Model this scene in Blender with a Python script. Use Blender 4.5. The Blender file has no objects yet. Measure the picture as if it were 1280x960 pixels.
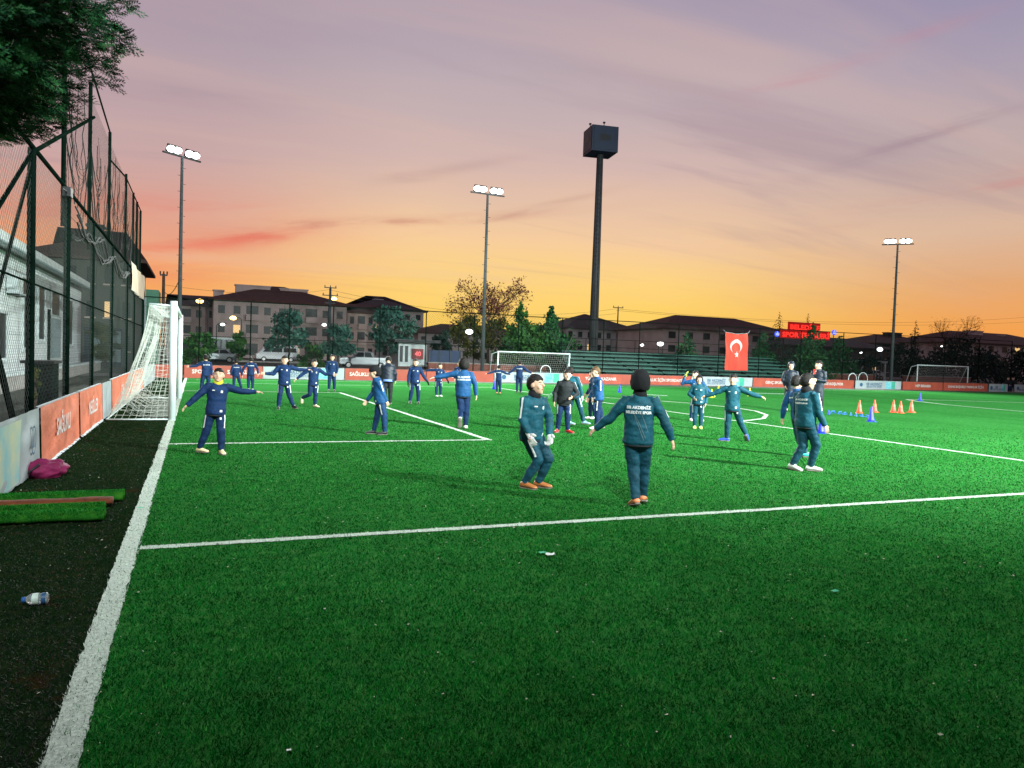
import bpy, math, random
import numpy as np
from mathutils import Vector, Matrix, noise
from mathutils.bvhtree import BVHTree
PI = math.pi
random.seed(7); rng = np.random.default_rng(7)
sc = bpy.context.scene
COL = sc.collection

# ------------------------------------------------------------------ camera
FPX, YAW, PITCH, ROLL = 940.0757, 0.3987, -0.0353, 0.0326
CAM = Vector((0.4413, 0.0, 1.5531))
FW = Vector((math.sin(YAW)*math.cos(PITCH), math.cos(YAW)*math.cos(PITCH), math.sin(PITCH)))
R0 = Vector((math.cos(YAW), -math.sin(YAW), 0)); U0 = R0.cross(FW)
RT = R0*math.cos(ROLL) + U0*math.sin(ROLL); UP = -R0*math.sin(ROLL) + U0*math.cos(ROLL)
cd = bpy.data.cameras.new('camera'); cam = bpy.data.objects.new('camera', cd); COL.objects.link(cam)
cd.sensor_width = 36; cd.lens = 36*FPX/1280; cd.clip_end = 3000; cd.clip_start = 0.05
m = Matrix.Identity(4)
for i in range(3):
    m[i][0] = RT[i]; m[i][1] = UP[i]; m[i][2] = -FW[i]; m[i][3] = CAM[i]
cam.matrix_world = m
sc.camera = cam
# surveying helpers: a photo direction met with the ground, or with a wall plane at a known distance
def ray(x, y): return RT*((x-640)/FPX) - UP*((y-480)/FPX) + FW
def ground(x, y, z=0.0):
    d = ray(x, y); return CAM + d*((z-CAM.z)/d.z)
def atY(x, y, Y):
    d = ray(x, y); return CAM + d*((Y-CAM.y)/d.y)
def atX(x, y, X):
    d = ray(x, y); return CAM + d*((X-CAM.x)/d.x)

# ------------------------------------------------------------------ colour and exposure
sc.view_settings.view_transform = 'Standard'; sc.view_settings.look = 'None'
sc.view_settings.exposure = 0.0; sc.view_settings.gamma = 1.0
def S(r, g, b):                                     # sRGB 0-255 -> linear
    f = lambda c: (c/255/12.92) if c/255 <= .04045 else ((c/255+.055)/1.055)**2.4
    return (f(r), f(g), f(b), 1)

# ------------------------------------------------------------------ node helper
class NT:
    def __init__(s, tree): s.t = tree; s.n = tree.nodes; s.l = tree.links
    def new(s, typ, **kw):
        n = s.n.new(typ)
        for k, v in kw.items():
            if k in n.inputs: s.set(n.inputs[k], v)
            else: setattr(n, k, v)
        return n
    def set(s, inp, v):
        if isinstance(v, bpy.types.NodeSocket): s.l.new(v, inp)
        else: inp.default_value = v
    def math(s, op, a, b=0.0, c=None, clamp=False):
        n = s.n.new('ShaderNodeMath'); n.operation = op; n.use_clamp = clamp
        s.set(n.inputs[0], a); s.set(n.inputs[1], b)
        if c is not None: s.set(n.inputs[2], c)
        return n.outputs[0]
    def mix(s, f, a, b, blend='MIX'):
        n = s.n.new('ShaderNodeMix'); n.data_type = 'RGBA'; n.blend_type = blend; n.clamp_factor = True
        s.set(n.inputs['Factor'], f); s.set(n.inputs[6], a); s.set(n.inputs[7], b)
        return n.outputs[2]
    def ramp(s, f, stops, interp='LINEAR'):
        n = s.n.new('ShaderNodeValToRGB'); s.set(n.inputs[0], f); cr = n.color_ramp; cr.interpolation = interp
        while len(cr.elements) < len(stops): cr.elements.new(.5)
        for e, (p, c) in zip(cr.elements, stops):
            e.position = p; e.color = c if len(c) == 4 else (*c, 1)
        return n.outputs[0]
    def noise(s, vec, scale, detail=4, rough=.55, dist=0):
        n = s.n.new('ShaderNodeTexNoise'); n.inputs['Scale'].default_value = scale
        n.inputs['Detail'].default_value = detail; n.inputs['Roughness'].default_value = rough
        n.inputs['Distortion'].default_value = dist
        if vec is not None: s.l.new(vec, n.inputs['Vector'])
        return n.outputs[0]
    def mapping(s, vec, scale=(1,1,1), rot=(0,0,0), loc=(0,0,0)):
        n = s.n.new('ShaderNodeMapping'); s.l.new(vec, n.inputs[0])
        n.inputs['Location'].default_value = loc; n.inputs['Rotation'].default_value = rot; n.inputs['Scale'].default_value = scale
        return n.outputs[0]
    def smooth(s, x, a, b):
        n = s.n.new('ShaderNodeMapRange'); n.interpolation_type = 'SMOOTHSTEP'
        s.set(n.inputs[0], x); n.inputs[1].default_value = a; n.inputs[2].default_value = b
        return n.outputs[0]

# ------------------------------------------------------------------ world: dusk sky
w = bpy.data.worlds.new('World'); sc.world = w; w.use_nodes = True
N = NT(w.node_tree); w.node_tree.nodes.clear()
tc = N.new('ShaderNodeTexCoord'); sep = N.new('ShaderNodeSeparateXYZ', Vector=tc.outputs['Generated'])
dx, dy, dz = sep.outputs
az = N.math('ARCTAN2', dx, dy)
el = N.math('MAXIMUM', dz, 0.0)
# slow drift of the colour bands
wob = N.noise(N.mapping(tc.outputs['Generated'], (2.0, 2.0, 7.0)), 1.6, 3)
el2 = N.math('ADD', el, N.math('MULTIPLY', N.math('SUBTRACT', wob, .5), .05))
mid = N.ramp(el2, [(0.0, S(255,203,92)), (.06, S(255,211,104)), (.10, S(255,213,130)), (.155, S(247,205,158)), (.24, S(214,184,176)), (.33, S(192,174,179)), (.43, S(167,155,174)), (.8, S(56,58,92)), (1, S(45,48,80))])
left = N.ramp(el2, [(0.0, S(246,160,84)), (.06, S(247,168,96)), (.10, S(244,172,122)), (.15, S(229,163,138)), (.22, S(202,168,166)), (.33, S(180,160,170)), (.43, S(156,144,166)), (.8, S(56,58,92)), (1, S(45,48,80))])
right = N.ramp(el2, [(0.0, S(246,160,72)), (.05, S(243,164,84)), (.10, S(229,170,118)), (.155, S(220,184,158)), (.24, S(193,172,171)), (.33, S(170,159,177)), (.43, S(146,139,172)), (.8, S(56,58,92)), (1, S(45,48,80))])
fl = N.smooth(az, .30, -.06)
fr = N.smooth(az, .55, .98)
col = N.mix(fl, mid, left); col = N.mix(fr, col, right)
# behind the camera the sky is a plain dusk blue
back = N.smooth(N.math('ABSOLUTE', N.math('SUBTRACT', az, .42)), 1.3, 2.4)
col = N.mix(back, col, N.ramp(el, [(0, S(158,142,150)), (.3, S(120,115,140)), (1, S(45,48,80))]))
# cirrus streaks on a high flat layer, running up to the right
den = N.math('ADD', el, .12)
cx_ = N.math('DIVIDE', dx, den); cy_ = N.math('DIVIDE', dy, den)
cmb = N.new('ShaderNodeCombineXYZ'); N.set(cmb.inputs[0], cx_); N.set(cmb.inputs[1], cy_)
st = N.mapping(cmb.outputs[0], (.35, 1.9, 1), (0, 0, math.radians(-12)))
n1 = N.noise(st, 1.0, 6, .58, .6)
n2 = N.noise(N.mapping(cmb.outputs[0], (.22, 1.1, 1), (0, 0, math.radians(-20)), (3, 7, 0)), 1.1, 5, .55, .4)
c1 = N.smooth(n1, .50, .72); c2 = N.smooth(n2, .48, .70)
hi = N.smooth(el, .03, .16)
col = N.mix(N.math('MULTIPLY', N.math('MULTIPLY', c1, hi), .40), col, N.mix(hi, S(212,140,108), S(156,134,150)))
col = N.mix(N.math('MULTIPLY', N.math('MULTIPLY', c2, hi), .34), col, S(228,190,172))
# a cloud bank low on the left that the last sun turns red, and one thin dark streak above it
def blob(az0, el0, wa, we, shear):
    a = N.math('SUBTRACT', az, az0)
    e = N.math('SUBTRACT', N.math('SUBTRACT', el, el0), N.math('MULTIPLY', a, shear))
    q = N.math('ADD', N.math('POWER', N.math('DIVIDE', N.math('ABSOLUTE', a), wa), 2.0), N.math('POWER', N.math('DIVIDE', N.math('ABSOLUTE', e), we), 2.0))
    return N.math('EXPONENT', N.math('MULTIPLY', q, -1.0)), a, e
ce = N.new('ShaderNodeCombineXYZ'); N.set(ce.inputs[0], az); N.set(ce.inputs[1], N.math('SUBTRACT', el, N.math('MULTIPLY', az, .13)))
fs = N.noise(N.mapping(ce.outputs[0], (4.5, 38, 1)), 1.0, 6, .6, .5)
fstreak = N.smooth(fs, .40, .62)
for (a0, e0, wa, we, sh, c, k, base) in [(.060, .139, .085, .011, .13, S(226,98,86), .8, .25), (-.04, .118, .10, .012, .10, S(238,118,96), .5, .0),
                                    (-.08, .160, .14, .014, .10, S(226,130,116), .45, .0), (-.06, .085, .12, .013, .08, S(243,132,92), .45, .0),
                                    (.20, .165, .20, .006, .10, S(196,122,112), .6, .1), (.315, .238, .075, .0065, .20, S(150,112,122), .75, .25), (.41, .19, .09, .005, .25, S(188,140,128), .5, .2),
                                    (.80, .345, .12, .008, .22, S(200,140,150), .5, .1), (.98, .21, .16, .013, .18, S(205,140,135), .5, .1), (.88, .26, .10, .007, .25, S(150,125,140), .4, .1)]:
    g_, a_, e_ = blob(a0, e0, wa, we, sh)
    mk = N.math('MULTIPLY', g_, N.math('ADD', N.math('MULTIPLY', fstreak, 1-base), base))
    col = N.mix(N.math('MULTIPLY', mk, k, clamp=True), col, c)
bg = N.new('ShaderNodeBackground', Color=col, Strength=1.0)
below = N.math('LESS_THAN', dz, -.002)
bg2 = N.new('ShaderNodeBackground', Color=(.01, .012, .012, 1), Strength=1.0)
mx = N.new('ShaderNodeMixShader'); N.set(mx.inputs[0], below); N.l.new(bg.outputs[0], mx.inputs[1]); N.l.new(bg2.outputs[0], mx.inputs[2])
out = N.new('ShaderNodeOutputWorld'); N.l.new(mx.outputs[0], out.inputs[0])

# ------------------------------------------------------------------ materials
MATS = {}
def mat(name, color, rough=.7, metal=0.0, emit=None, estr=0.0, var=.0, vscale=3.0, bump=0.0, bscale=40.0, spec=.4, color2=None, stretch=(1,1,1), sheen=0.0, trans=0.0):
    if name in MATS: return MATS[name]
    m = bpy.data.materials.new(name); m.use_nodes = True; m.node_tree.nodes.clear(); n = NT(m.node_tree)
    b = n.new('ShaderNodeBsdfPrincipled'); o = n.new('ShaderNodeOutputMaterial'); n.l.new(b.outputs[0], o.inputs[0])
    b.inputs['Roughness'].default_value = rough; b.inputs['Metallic'].default_value = metal
    b.inputs['Specular IOR Level'].default_value = spec
    if sheen: b.inputs['Sheen Weight'].default_value = sheen
    if trans: b.inputs['Transmission Weight'].default_value = trans
    c = tuple(color[:3]) + (1,)
    t = n.new('ShaderNodeTexCoord')
    if var > 0:
        nz = n.noise(n.mapping(t.outputs['Object'], stretch), vscale, 5, .6)
        c2 = tuple(color2[:3]) + (1,) if color2 else tuple(max(0, v*(1-var)) for v in c[:3]) + (1,)
        c3 = c if color2 else tuple(min(1, v*(1+var)) for v in c[:3]) + (1,)
        n.set(b.inputs['Base Color'], n.ramp(nz, [(.32, c2), (.68, c3)]))
        n.set(b.inputs['Roughness'], n.math('ADD', n.math('MULTIPLY', nz, .2), rough-.1, clamp=True))
    else:
        b.inputs['Base Color'].default_value = c
    if bump > 0:
        bp = n.new('ShaderNodeBump'); bp.inputs['Strength'].default_value = bump; bp.inputs['Distance'].default_value = .02
        n.set(bp.inputs['Height'], n.noise(n.mapping(t.outputs['Object'], stretch), bscale, 4, .6)); n.l.new(bp.outputs[0], b.inputs['Normal'])
    if emit:
        b.inputs['Emission Color'].default_value = tuple(emit[:3]) + (1,); b.inputs['Emission Strength'].default_value = estr
    MATS[name] = m
    return m

# ------------------------------------------------------------------ mesh builder
class MB:
    def __init__(s): s.v = []; s.f = []; s.m = []
    def add(s, vs, fs, mi=0):
        o = len(s.v); s.v += [tuple(v) for v in vs]; s.f += [tuple(i+o for i in f) for f in fs]; s.m += [mi]*len(fs)
    def box(s, a, b, mi=0):
        x0, y0, z0 = (min(a[i], b[i]) for i in range(3)); x1, y1, z1 = (max(a[i], b[i]) for i in range(3))
        s.add([(x0,y0,z0),(x1,y0,z0),(x1,y1,z0),(x0,y1,z0),(x0,y0,z1),(x1,y0,z1),(x1,y1,z1),(x0,y1,z1)],
              [(3,2,1,0),(4,5,6,7),(0,1,5,4),(1,2,6,5),(2,3,7,6),(3,0,4,7)], mi)
    def obox(s, c, ax, ay, az_, mi=0):                 # oriented box: centre and three half-axis vectors
        c = Vector(c); P = []
        for k in (-1, 1):
            for (i, j) in ((-1,-1),(1,-1),(1,1),(-1,1)): P.append(c + Vector(ax)*i + Vector(ay)*j + Vector(az_)*k)
        s.add(P, [(3,2,1,0),(4,5,6,7),(0,1,5,4),(1,2,6,5),(2,3,7,6),(3,0,4,7)], mi)
    def tube(s, pts, r, n=8, mi=0, cap=True):
        pts = [Vector(p) for p in pts]; k = len(pts)
        rs = r if isinstance(r, (list, tuple)) else [r]*k
        vs = []
        pu = None
        for i, p in enumerate(pts):
            d = (pts[min(i+1, k-1)] - pts[max(i-1, 0)])
            d = d.normalized() if d.length > 1e-9 else Vector((0,0,1))
            u = pu - d*pu.dot(d) if pu is not None else None
            if u is None or u.length < 1e-4: u = d.orthogonal()
            u.normalize(); pu = u; v = d.cross(u)
            for j in range(n):
                a = 2*PI*j/n; vs.append(p + (u*math.cos(a) + v*math.sin(a))*rs[i])
        fs = [(i*n+j, i*n+(j+1) % n, (i+1)*n+(j+1) % n, (i+1)*n+j) for i in range(k-1) for j in range(n)]
        if cap: fs += [tuple(range(n-1, -1, -1)), tuple(range((k-1)*n, k*n))]
        s.add(vs, fs, mi)
    def loft(s, rings, mi=0, cap=True):
        n = len(rings[0]); k = len(rings); vs = [p for r in rings for p in r]
        fs = [(i*n+j, i*n+(j+1) % n, (i+1)*n+(j+1) % n, (i+1)*n+j) for i in range(k-1) for j in range(n)]
        if cap: fs += [tuple(range(n-1, -1, -1)), tuple(range((k-1)*n, k*n))]
        s.add(vs, fs, mi)
    def ball(s, c, r, ax=None, n=12, m_=8, mi=0, fn=None):   # ellipsoid; ax = three axis vectors (unit), r = three radii
        c = Vector(c); r = (r,)*3 if not isinstance(r, (tuple, list)) else r
        ax = ax or (Vector((1,0,0)), Vector((0,1,0)), Vector((0,0,1)))
        vs = []; fs = []
        for i in range(m_+1):
            th = PI*i/m_
            for j in range(n):
                ph = 2*PI*j/n; d = (math.sin(th)*math.cos(ph), math.sin(th)*math.sin(ph), math.cos(th))
                k = fn(d) if fn else 1
                vs.append(c + ax[0]*(d[0]*r[0]*k) + ax[1]*(d[1]*r[1]*k) + ax[2]*(d[2]*r[2]*k))
        for i in range(m_):
            for j in range(n):
                a, b, c_, d_ = i*n+j, i*n+(j+1) % n, (i+1)*n+(j+1) % n, (i+1)*n+j
                if i == 0: fs.append((a, c_, d_))
                elif i == m_-1: fs.append((a, b, d_))
                else: fs.append((a, b, c_, d_))
        s.add(vs, [f[::-1] for f in fs], mi)
    def quad(s, a, b, c, d, mi=0): s.add([a, b, c, d], [(0,1,2,3)], mi)
    def build(s, name, mats, parent=None, smooth=False, local=False):
        me = bpy.data.meshes.new(name)
        off = Vector((0,0,0)) if (parent is None or local) else Vector(ORI.get(parent.name, (0,0,0)))
        me.from_pydata([(v[0]-off.x, v[1]-off.y, v[2]-off.z) for v in s.v], [], s.f)
        mats = mats if isinstance(mats, (list, tuple)) else [mats]
        for q in mats: me.materials.append(q)
        if len(mats) > 1: me.polygons.foreach_set('material_index', s.m)
        if smooth: me.polygons.foreach_set('use_smooth', [True]*len(me.polygons))
        me.update()
        o = bpy.data.objects.new(name, me); COL.objects.link(o)
        if parent: o.parent = parent
        ORI[o.name] = tuple(off)
        return o
ORI = {}
def np_mesh(name, V, F, mats, parent=None, midx=None, smooth=False):
    """fast mesh from numpy arrays: V (n,3), F (m,k)"""
    me = bpy.data.meshes.new(name); n, k = len(F), F.shape[1]
    if parent is not None: V = V - np.array(ORI.get(parent.name, (0,0,0)))
    me.vertices.add(len(V)); me.vertices.foreach_set('co', np.ascontiguousarray(V, dtype=np.float32).ravel())
    me.loops.add(n*k); me.loops.foreach_set('vertex_index', np.ascontiguousarray(F, dtype=np.int32).ravel())
    me.polygons.add(n); me.polygons.foreach_set('loop_start', np.arange(0, n*k, k, dtype=np.int32)); me.polygons.foreach_set('loop_total', np.full(n, k, dtype=np.int32))
    mats = mats if isinstance(mats, (list, tuple)) else [mats]
    for q in mats: me.materials.append(q)
    if midx is not None: me.polygons.foreach_set('material_index', np.ascontiguousarray(midx, dtype=np.int32))
    if smooth: me.polygons.foreach_set('use_smooth', np.ones(n, dtype=bool))
    me.update(calc_edges=True)
    o = bpy.data.objects.new(name, me); COL.objects.link(o)
    if parent: o.parent = parent
    return o
def tag(o, label=None, cat=None, group=None, kind=None):
    if label: o['label'] = label
    if cat: o['category'] = cat
    if group: o['group'] = group
    if kind: o['kind'] = kind
    return o
def thing(name, label, cat, loc=(0,0,0), group=None, rz=0):
    o = bpy.data.objects.new(name, None); COL.objects.link(o); o.location = loc; o.rotation_euler = (0,0,rz); o.empty_display_size = .2
    ORI[o.name] = tuple(loc)
    return tag(o, label, cat, group)
def dup(root, loc, label=None, rz=None):
    r = root.copy(); COL.objects.link(r); r.location = loc
    if rz is not None: r.rotation_euler = (0,0,rz)
    if label: r['label'] = label
    for ch in list(root.children):
        c = ch.copy(); COL.objects.link(c); c.parent = r
        for g in list(ch.children):
            d = g.copy(); COL.objects.link(d); d.parent = c
    return r
def text_mesh(txt, size, bold=0.0, align='CENTER', extrude=0.0):
    cu = bpy.data.curves.new('text', 'FONT'); cu.body = txt; cu.size = size; cu.align_x = align; cu.align_y = 'CENTER'; cu.offset = bold; cu.extrude = extrude
    cu.resolution_u = 2
    o = bpy.data.objects.new('text', cu)
    TMP.collection.objects.link(o); TMP.view_layers[0].update()
    dg = TMP.view_layers[0].depsgraph
    me = bpy.data.meshes.new_from_object(o.evaluated_get(dg))
    V = [tuple(v.co) for v in me.vertices]; F = [tuple(p.vertices) for p in me.polygons]
    bpy.data.objects.remove(o); bpy.data.curves.remove(cu); bpy.data.meshes.remove(me)
    return V, F
TMP = bpy.data.scenes.new('workshop')
def place_text(txt, size, origin, ux, uy, m, parent, name='lettering', bold=0.0, local=False):
    V, F = text_mesh(txt, size, bold)
    mb = MB(); mb.add([Vector(origin) + Vector(ux)*v[0] + Vector(uy)*v[1] for v in V], F)
    return mb.build(name, m, parent, local=local)

# =================================================================== GROUND
def turf_mat(name, ca, cb, cc, rough=.75, far=None, patch=None):
    m = bpy.data.materials.new(name); m.use_nodes = True; m.node_tree.nodes.clear(); n = NT(m.node_tree)
    b = n.new('ShaderNodeBsdfPrincipled'); o = n.new('ShaderNodeOutputMaterial'); n.l.new(b.outputs[0], o.inputs[0])
    t = n.new('ShaderNodeTexCoord'); P = t.outputs['Object']
    fine = n.noise(n.mapping(P, (1, 1, 1)), 95, 3, .7)
    midn = n.noise(P, 9, 5, .65); big = n.noise(n.mapping(P, (1, .45, 1)), .55, 4, .6)
    c = n.ramp(fine, [(.36, ca), (.64, cb)])
    c = n.mix(n.smooth(midn, .42, .72), c, cc)
    c = n.mix(n.math('MULTIPLY', n.smooth(big, .40, .66), .55), c, n.mix(1.0, c, (.60, .72, .60, 1), 'MULTIPLY'))
    if patch: c = n.mix(n.math('MULTIPLY', n.smooth(n.noise(n.mapping(P, (1,1,1), (0,0,0), (5,2,0)), 1.9, 4, .6), .60, .72), .8), c, patch)
    n.set(b.inputs['Base Color'], c); b.inputs['Roughness'].default_value = rough; b.inputs['Specular IOR Level'].default_value = 0.0
    bp = n.new('ShaderNodeBump'); bp.inputs['Strength'].default_value = .8; bp.inputs['Distance'].default_value = .015
    n.set(bp.inputs['Height'], n.math('ADD', fine, n.math('MULTIPLY', midn, .7))); n.l.new(bp.outputs[0], b.inputs['Normal'])
    return m
M_turf = turf_mat('turf', (.008,.072,.015,1), (.036,.215,.048,1), (.052,.195,.042,1))
M_apron = turf_mat('worn_turf', (.003,.010,.004,1), (.010,.032,.010,1), (.018,.030,.010,1), patch=(.045,.014,.006,1))
M_soil = mat('soil', (.030,.032,.020), .95, var=.5, vscale=.8, bump=.5, bscale=6)
M_asph = mat('asphalt', (.045,.045,.05), .85, var=.25, vscale=1.2, bump=.3, bscale=50)
M_white = mat('line_white', (.46,.54,.46), .8, var=.35, vscale=60, bump=.4, bscale=80)

g = MB(); g.quad((-900,-600,-.04), (1200,-600,-.04), (1200,1500,-.04), (-900,1500,-.04)); tag(g.build('ground', M_soil), kind='structure')
g = MB(); g.quad((-.05,-8,0), (72,-8,0), (72,41.4,0), (-.05,41.4,0)); tag(g.build('pitch', M_turf), kind='structure')
g = MB(); g.quad((-2.25,-8,-.002), (-.05,-8,-.002), (-.05,41.4,-.002), (-2.25,41.4,-.002)); tag(g.build('worn_apron', M_apron), kind='structure')
g = MB(); g.quad((-60,96,-.02), (260,96,-.02), (260,104,-.02), (-60,104,-.02)); tag(g.build('road', M_asph), kind='structure')
M_kerb = mat('kerb', (.30,.29,.27), .85, var=.2, vscale=4)
g = MB(); g.box((-60,95.7,-.04), (260,96,.10)); g.box((-60,104,-.04), (260,104.3,.10)); tag(g.build('kerb', M_kerb), kind='structure')
M_pave = mat('paving', (.16,.15,.14), .9, var=.3, vscale=2)
g = MB(); g.quad((-60,104.3,.06), (260,104.3,.06), (260,108,.06), (-60,108,.06)); g.quad((-6,41.9,-.015),(72,41.9,-.015),(72,46,-.015),(-6,46,-.015)); tag(g.build('pavement', M_pave), kind='structure')

# painted lines -------------------------------------------------------
LINES = []
def seg(a, b, wd): LINES.append((np.array(a, float), np.array(b, float), wd))
seg((0,-6), (0,41), .122)
seg((0.07,6.35), (14.1,6.35), .10)
seg((0.07,13.05), (5.5,13.05), .10); seg((5.5,13.0), (5.5,28.85), .11); seg((0.07,28.8), (5.5,28.8), .1)
seg((14.1,6.3), (14.3,20), .11); seg((14.3,20), (14.35,35.5), .11); seg((0.07,35.5), (14.3,35.5), .1)
seg((0.07,39.6), (70,39.9), .1)
arc = [(14.3,28.6),(15.4,28.1),(16.4,27.2),(17.5,25.7),(18.15,24.1),(18.4,21.9),(18.0,20.3),(17.1,18.75),(15.8,17.4),(14.15,16.5)]
for a, b in zip(arc[:-1], arc[1:]): seg(a, b, .12)
hw = [(35.2,28.6),(34.2,27.2),(32.9,24.6),(32.2,21.4),(32.0,18.0),(32.0,4)]
for a, b in zip(hw[:-1], hw[1:]): seg(a, b, .12)
seg((36.4,28.6), (46,25.6), .1); seg((35.2,28.6), (36.4,28.6), .14)
def strip_np(a, b, wd, step=.05):
    L = np.linalg.norm(b-a); k = max(2, int(L/max(step, .05 if L < 20 else .09))); t = np.linspace(0, 1, k)
    d = (b-a)/L; nn = np.array([-d[1], d[0]])
    j1 = (rng.random(k)-.5)*.016; j2 = (rng.random(k)-.5)*.016; sh = np.interp(t*L, np.arange(0, L+3, 1.5), (rng.random(len(np.arange(0, L+3, 1.5)))-.5)*.02)
    P = a[None]+t[:, None]*(b-a)[None]
    return P+nn*(wd/2+j1+sh)[:, None], P-nn*(wd/2+j2-sh)[:, None]
V = []; F = []; o_ = 0
for a, b, wd in LINES:
    l, r = strip_np(a, b, wd); k = len(l)
    V.append(np.column_stack([l, np.full(k, .006)])); V.append(np.column_stack([r, np.full(k, .006)]))
    i = np.arange(k-1); F.append(np.column_stack([o_+i, o_+k+i, o_+k+i+1, o_+i+1])); o_ += 2*k
lines_obj = np_mesh('pitch_line', np.vstack(V), np.vstack(F), M_white); tag(lines_obj, kind='structure')

# turf fibres: real blades near the camera, thinning out with distance -----------
def in_lines(P, grow=.006):
    hit = np.zeros(len(P), bool)
    for a, b, wd in LINES:
        ab = b-a; L2 = ab@ab; t = np.clip(((P-a)@ab)/L2, 0, 1); d = np.linalg.norm(P-(a+t[:, None]*ab), axis=1); hit |= d < wd/2+grow
    return hit
def blades(P, hmin, hmax, wid, lean):
    k = len(P); ang = rng.random(k)*2*PI; h = hmin+(hmax-hmin)*rng.random(k)
    la = 1.2+(rng.random(k)-.5)*2.4+(rng.random(k) < .5)*PI; ll = lean*(.3+rng.random(k))
    d = np.column_stack([np.cos(ang), np.sin(ang)])*(wid*(.6+.8*rng.random(k)))[:, None]
    tip = P+np.column_stack([np.cos(la), np.sin(la)])*(ll*h)[:, None]
    z0 = np.full(k, -.001)
    V = np.empty((k*3, 3)); V[0::3] = np.column_stack([P-d, z0]); V[1::3] = np.column_stack([P+d, z0]); V[2::3] = np.column_stack([tip, h])
    return V, np.arange(k*3).reshape(-1, 3)
def frustum_pts(d0, d1, n, xpad=.04):
    # even density over the piece of ground in view between two distances
    t = np.sqrt(rng.random(n)*(d1**2-d0**2)+d0**2); a = YAW+(rng.random(n)-.5)*2*(math.atan(640/FPX)+xpad)
    return np.column_stack([CAM.x+np.sin(a)*t, CAM.y+np.cos(a)*t])
bl_mats = [mat('blade_dark', (.0012,.044,.0045), .8, spec=0, var=.55, vscale=2.2), mat('blade_mid', (.0035,.132,.012), .8, spec=0, var=.5, vscale=2.2), mat('blade_light', (.045,.24,.042), .7, spec=.03, var=.4, vscale=2.2)]
n = 620000; d0, d1 = 1.6, 26.0
t_ = np.exp(rng.random(n)*math.log(d1/d0))*d0; t_ = t_[rng.random(n) < np.clip((d1-t_)/10, 0, 1)]; n = len(t_)
a_ = YAW+(rng.random(n)-.5)*2*(math.atan(640/FPX)+.04)
P = np.column_stack([CAM.x+np.sin(a_)*t_, CAM.y+np.cos(a_)*t_]); wid = .0013+.00036*t_
kp = P[:, 0] > -1.25; P = P[kp]; wid = wid[kp]
wl = in_lines(P) & (rng.random(len(P)) < .80); ap = (~wl) & (P[:, 0] < -.05); tu = ~(wl | ap)
TV, TF = blades(P[tu], .007, .022, wid[tu], 1.3); TM = rng.choice(3, len(TF), p=[.42,.40,.18])
LV, LF = blades(P[wl], .007, .018, wid[wl]*1.25, .9)
kq = ap & (rng.random(len(P)) < .6)
AV_, AF_ = blades(P[kq], .004, .013, wid[kq], 1.6); AM_ = rng.choice(3, len(AF_), p=[.60,.38,.02])
tag(np_mesh('turf_fibres', TV, TF, bl_mats, midx=TM), 'short green artificial turf fibres of the pitch', 'turf', kind='stuff')
M_wb = mat('blade_white', (.58,.66,.58), .6, spec=.2, var=.45, vscale=35)
tag(np_mesh('painted_fibres', LV, LF, M_wb), 'white dyed turf fibres of the pitch lines', 'turf', kind='stuff')
ab_m = [mat('apron_blade_dark', (.004,.010,.004), .7), mat('apron_blade_mid', (.010,.034,.012), .7, var=.5, vscale=2.0, color2=(.040,.015,.006)), mat('apron_blade_pale', (.030,.055,.022), .7)]
tag(np_mesh('worn_fibres', AV_, AF_, ab_m, midx=AM_), 'dark worn turf fibres behind the goal line', 'turf', kind='stuff')
# pale specks of paper and leaf crumbs
k = 1500; P = frustum_pts(1.7, 13, k); P = P[P[:, 0] > -1.25]; k = len(P)
ang = rng.random(k)*2*PI; s_ = .0022+.006*rng.random(k)**4
V = np.empty((k*4, 3))
for i in range(4):
    a = ang+i*PI/2+rng.random(k)*.5; V[i::4] = np.column_stack([P[:, 0]+np.cos(a)*s_*(1+.6*(i % 2)), P[:, 1]+np.sin(a)*s_, .016+.007*rng.random(k)])
tag(np_mesh('litter_specks', V, np.arange(k*4).reshape(-1, 4), mat('speck', (.50,.48,.38), .8, var=.3, vscale=2)), 'tiny pale crumbs scattered over the turf', 'litter', kind='stuff')

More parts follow.
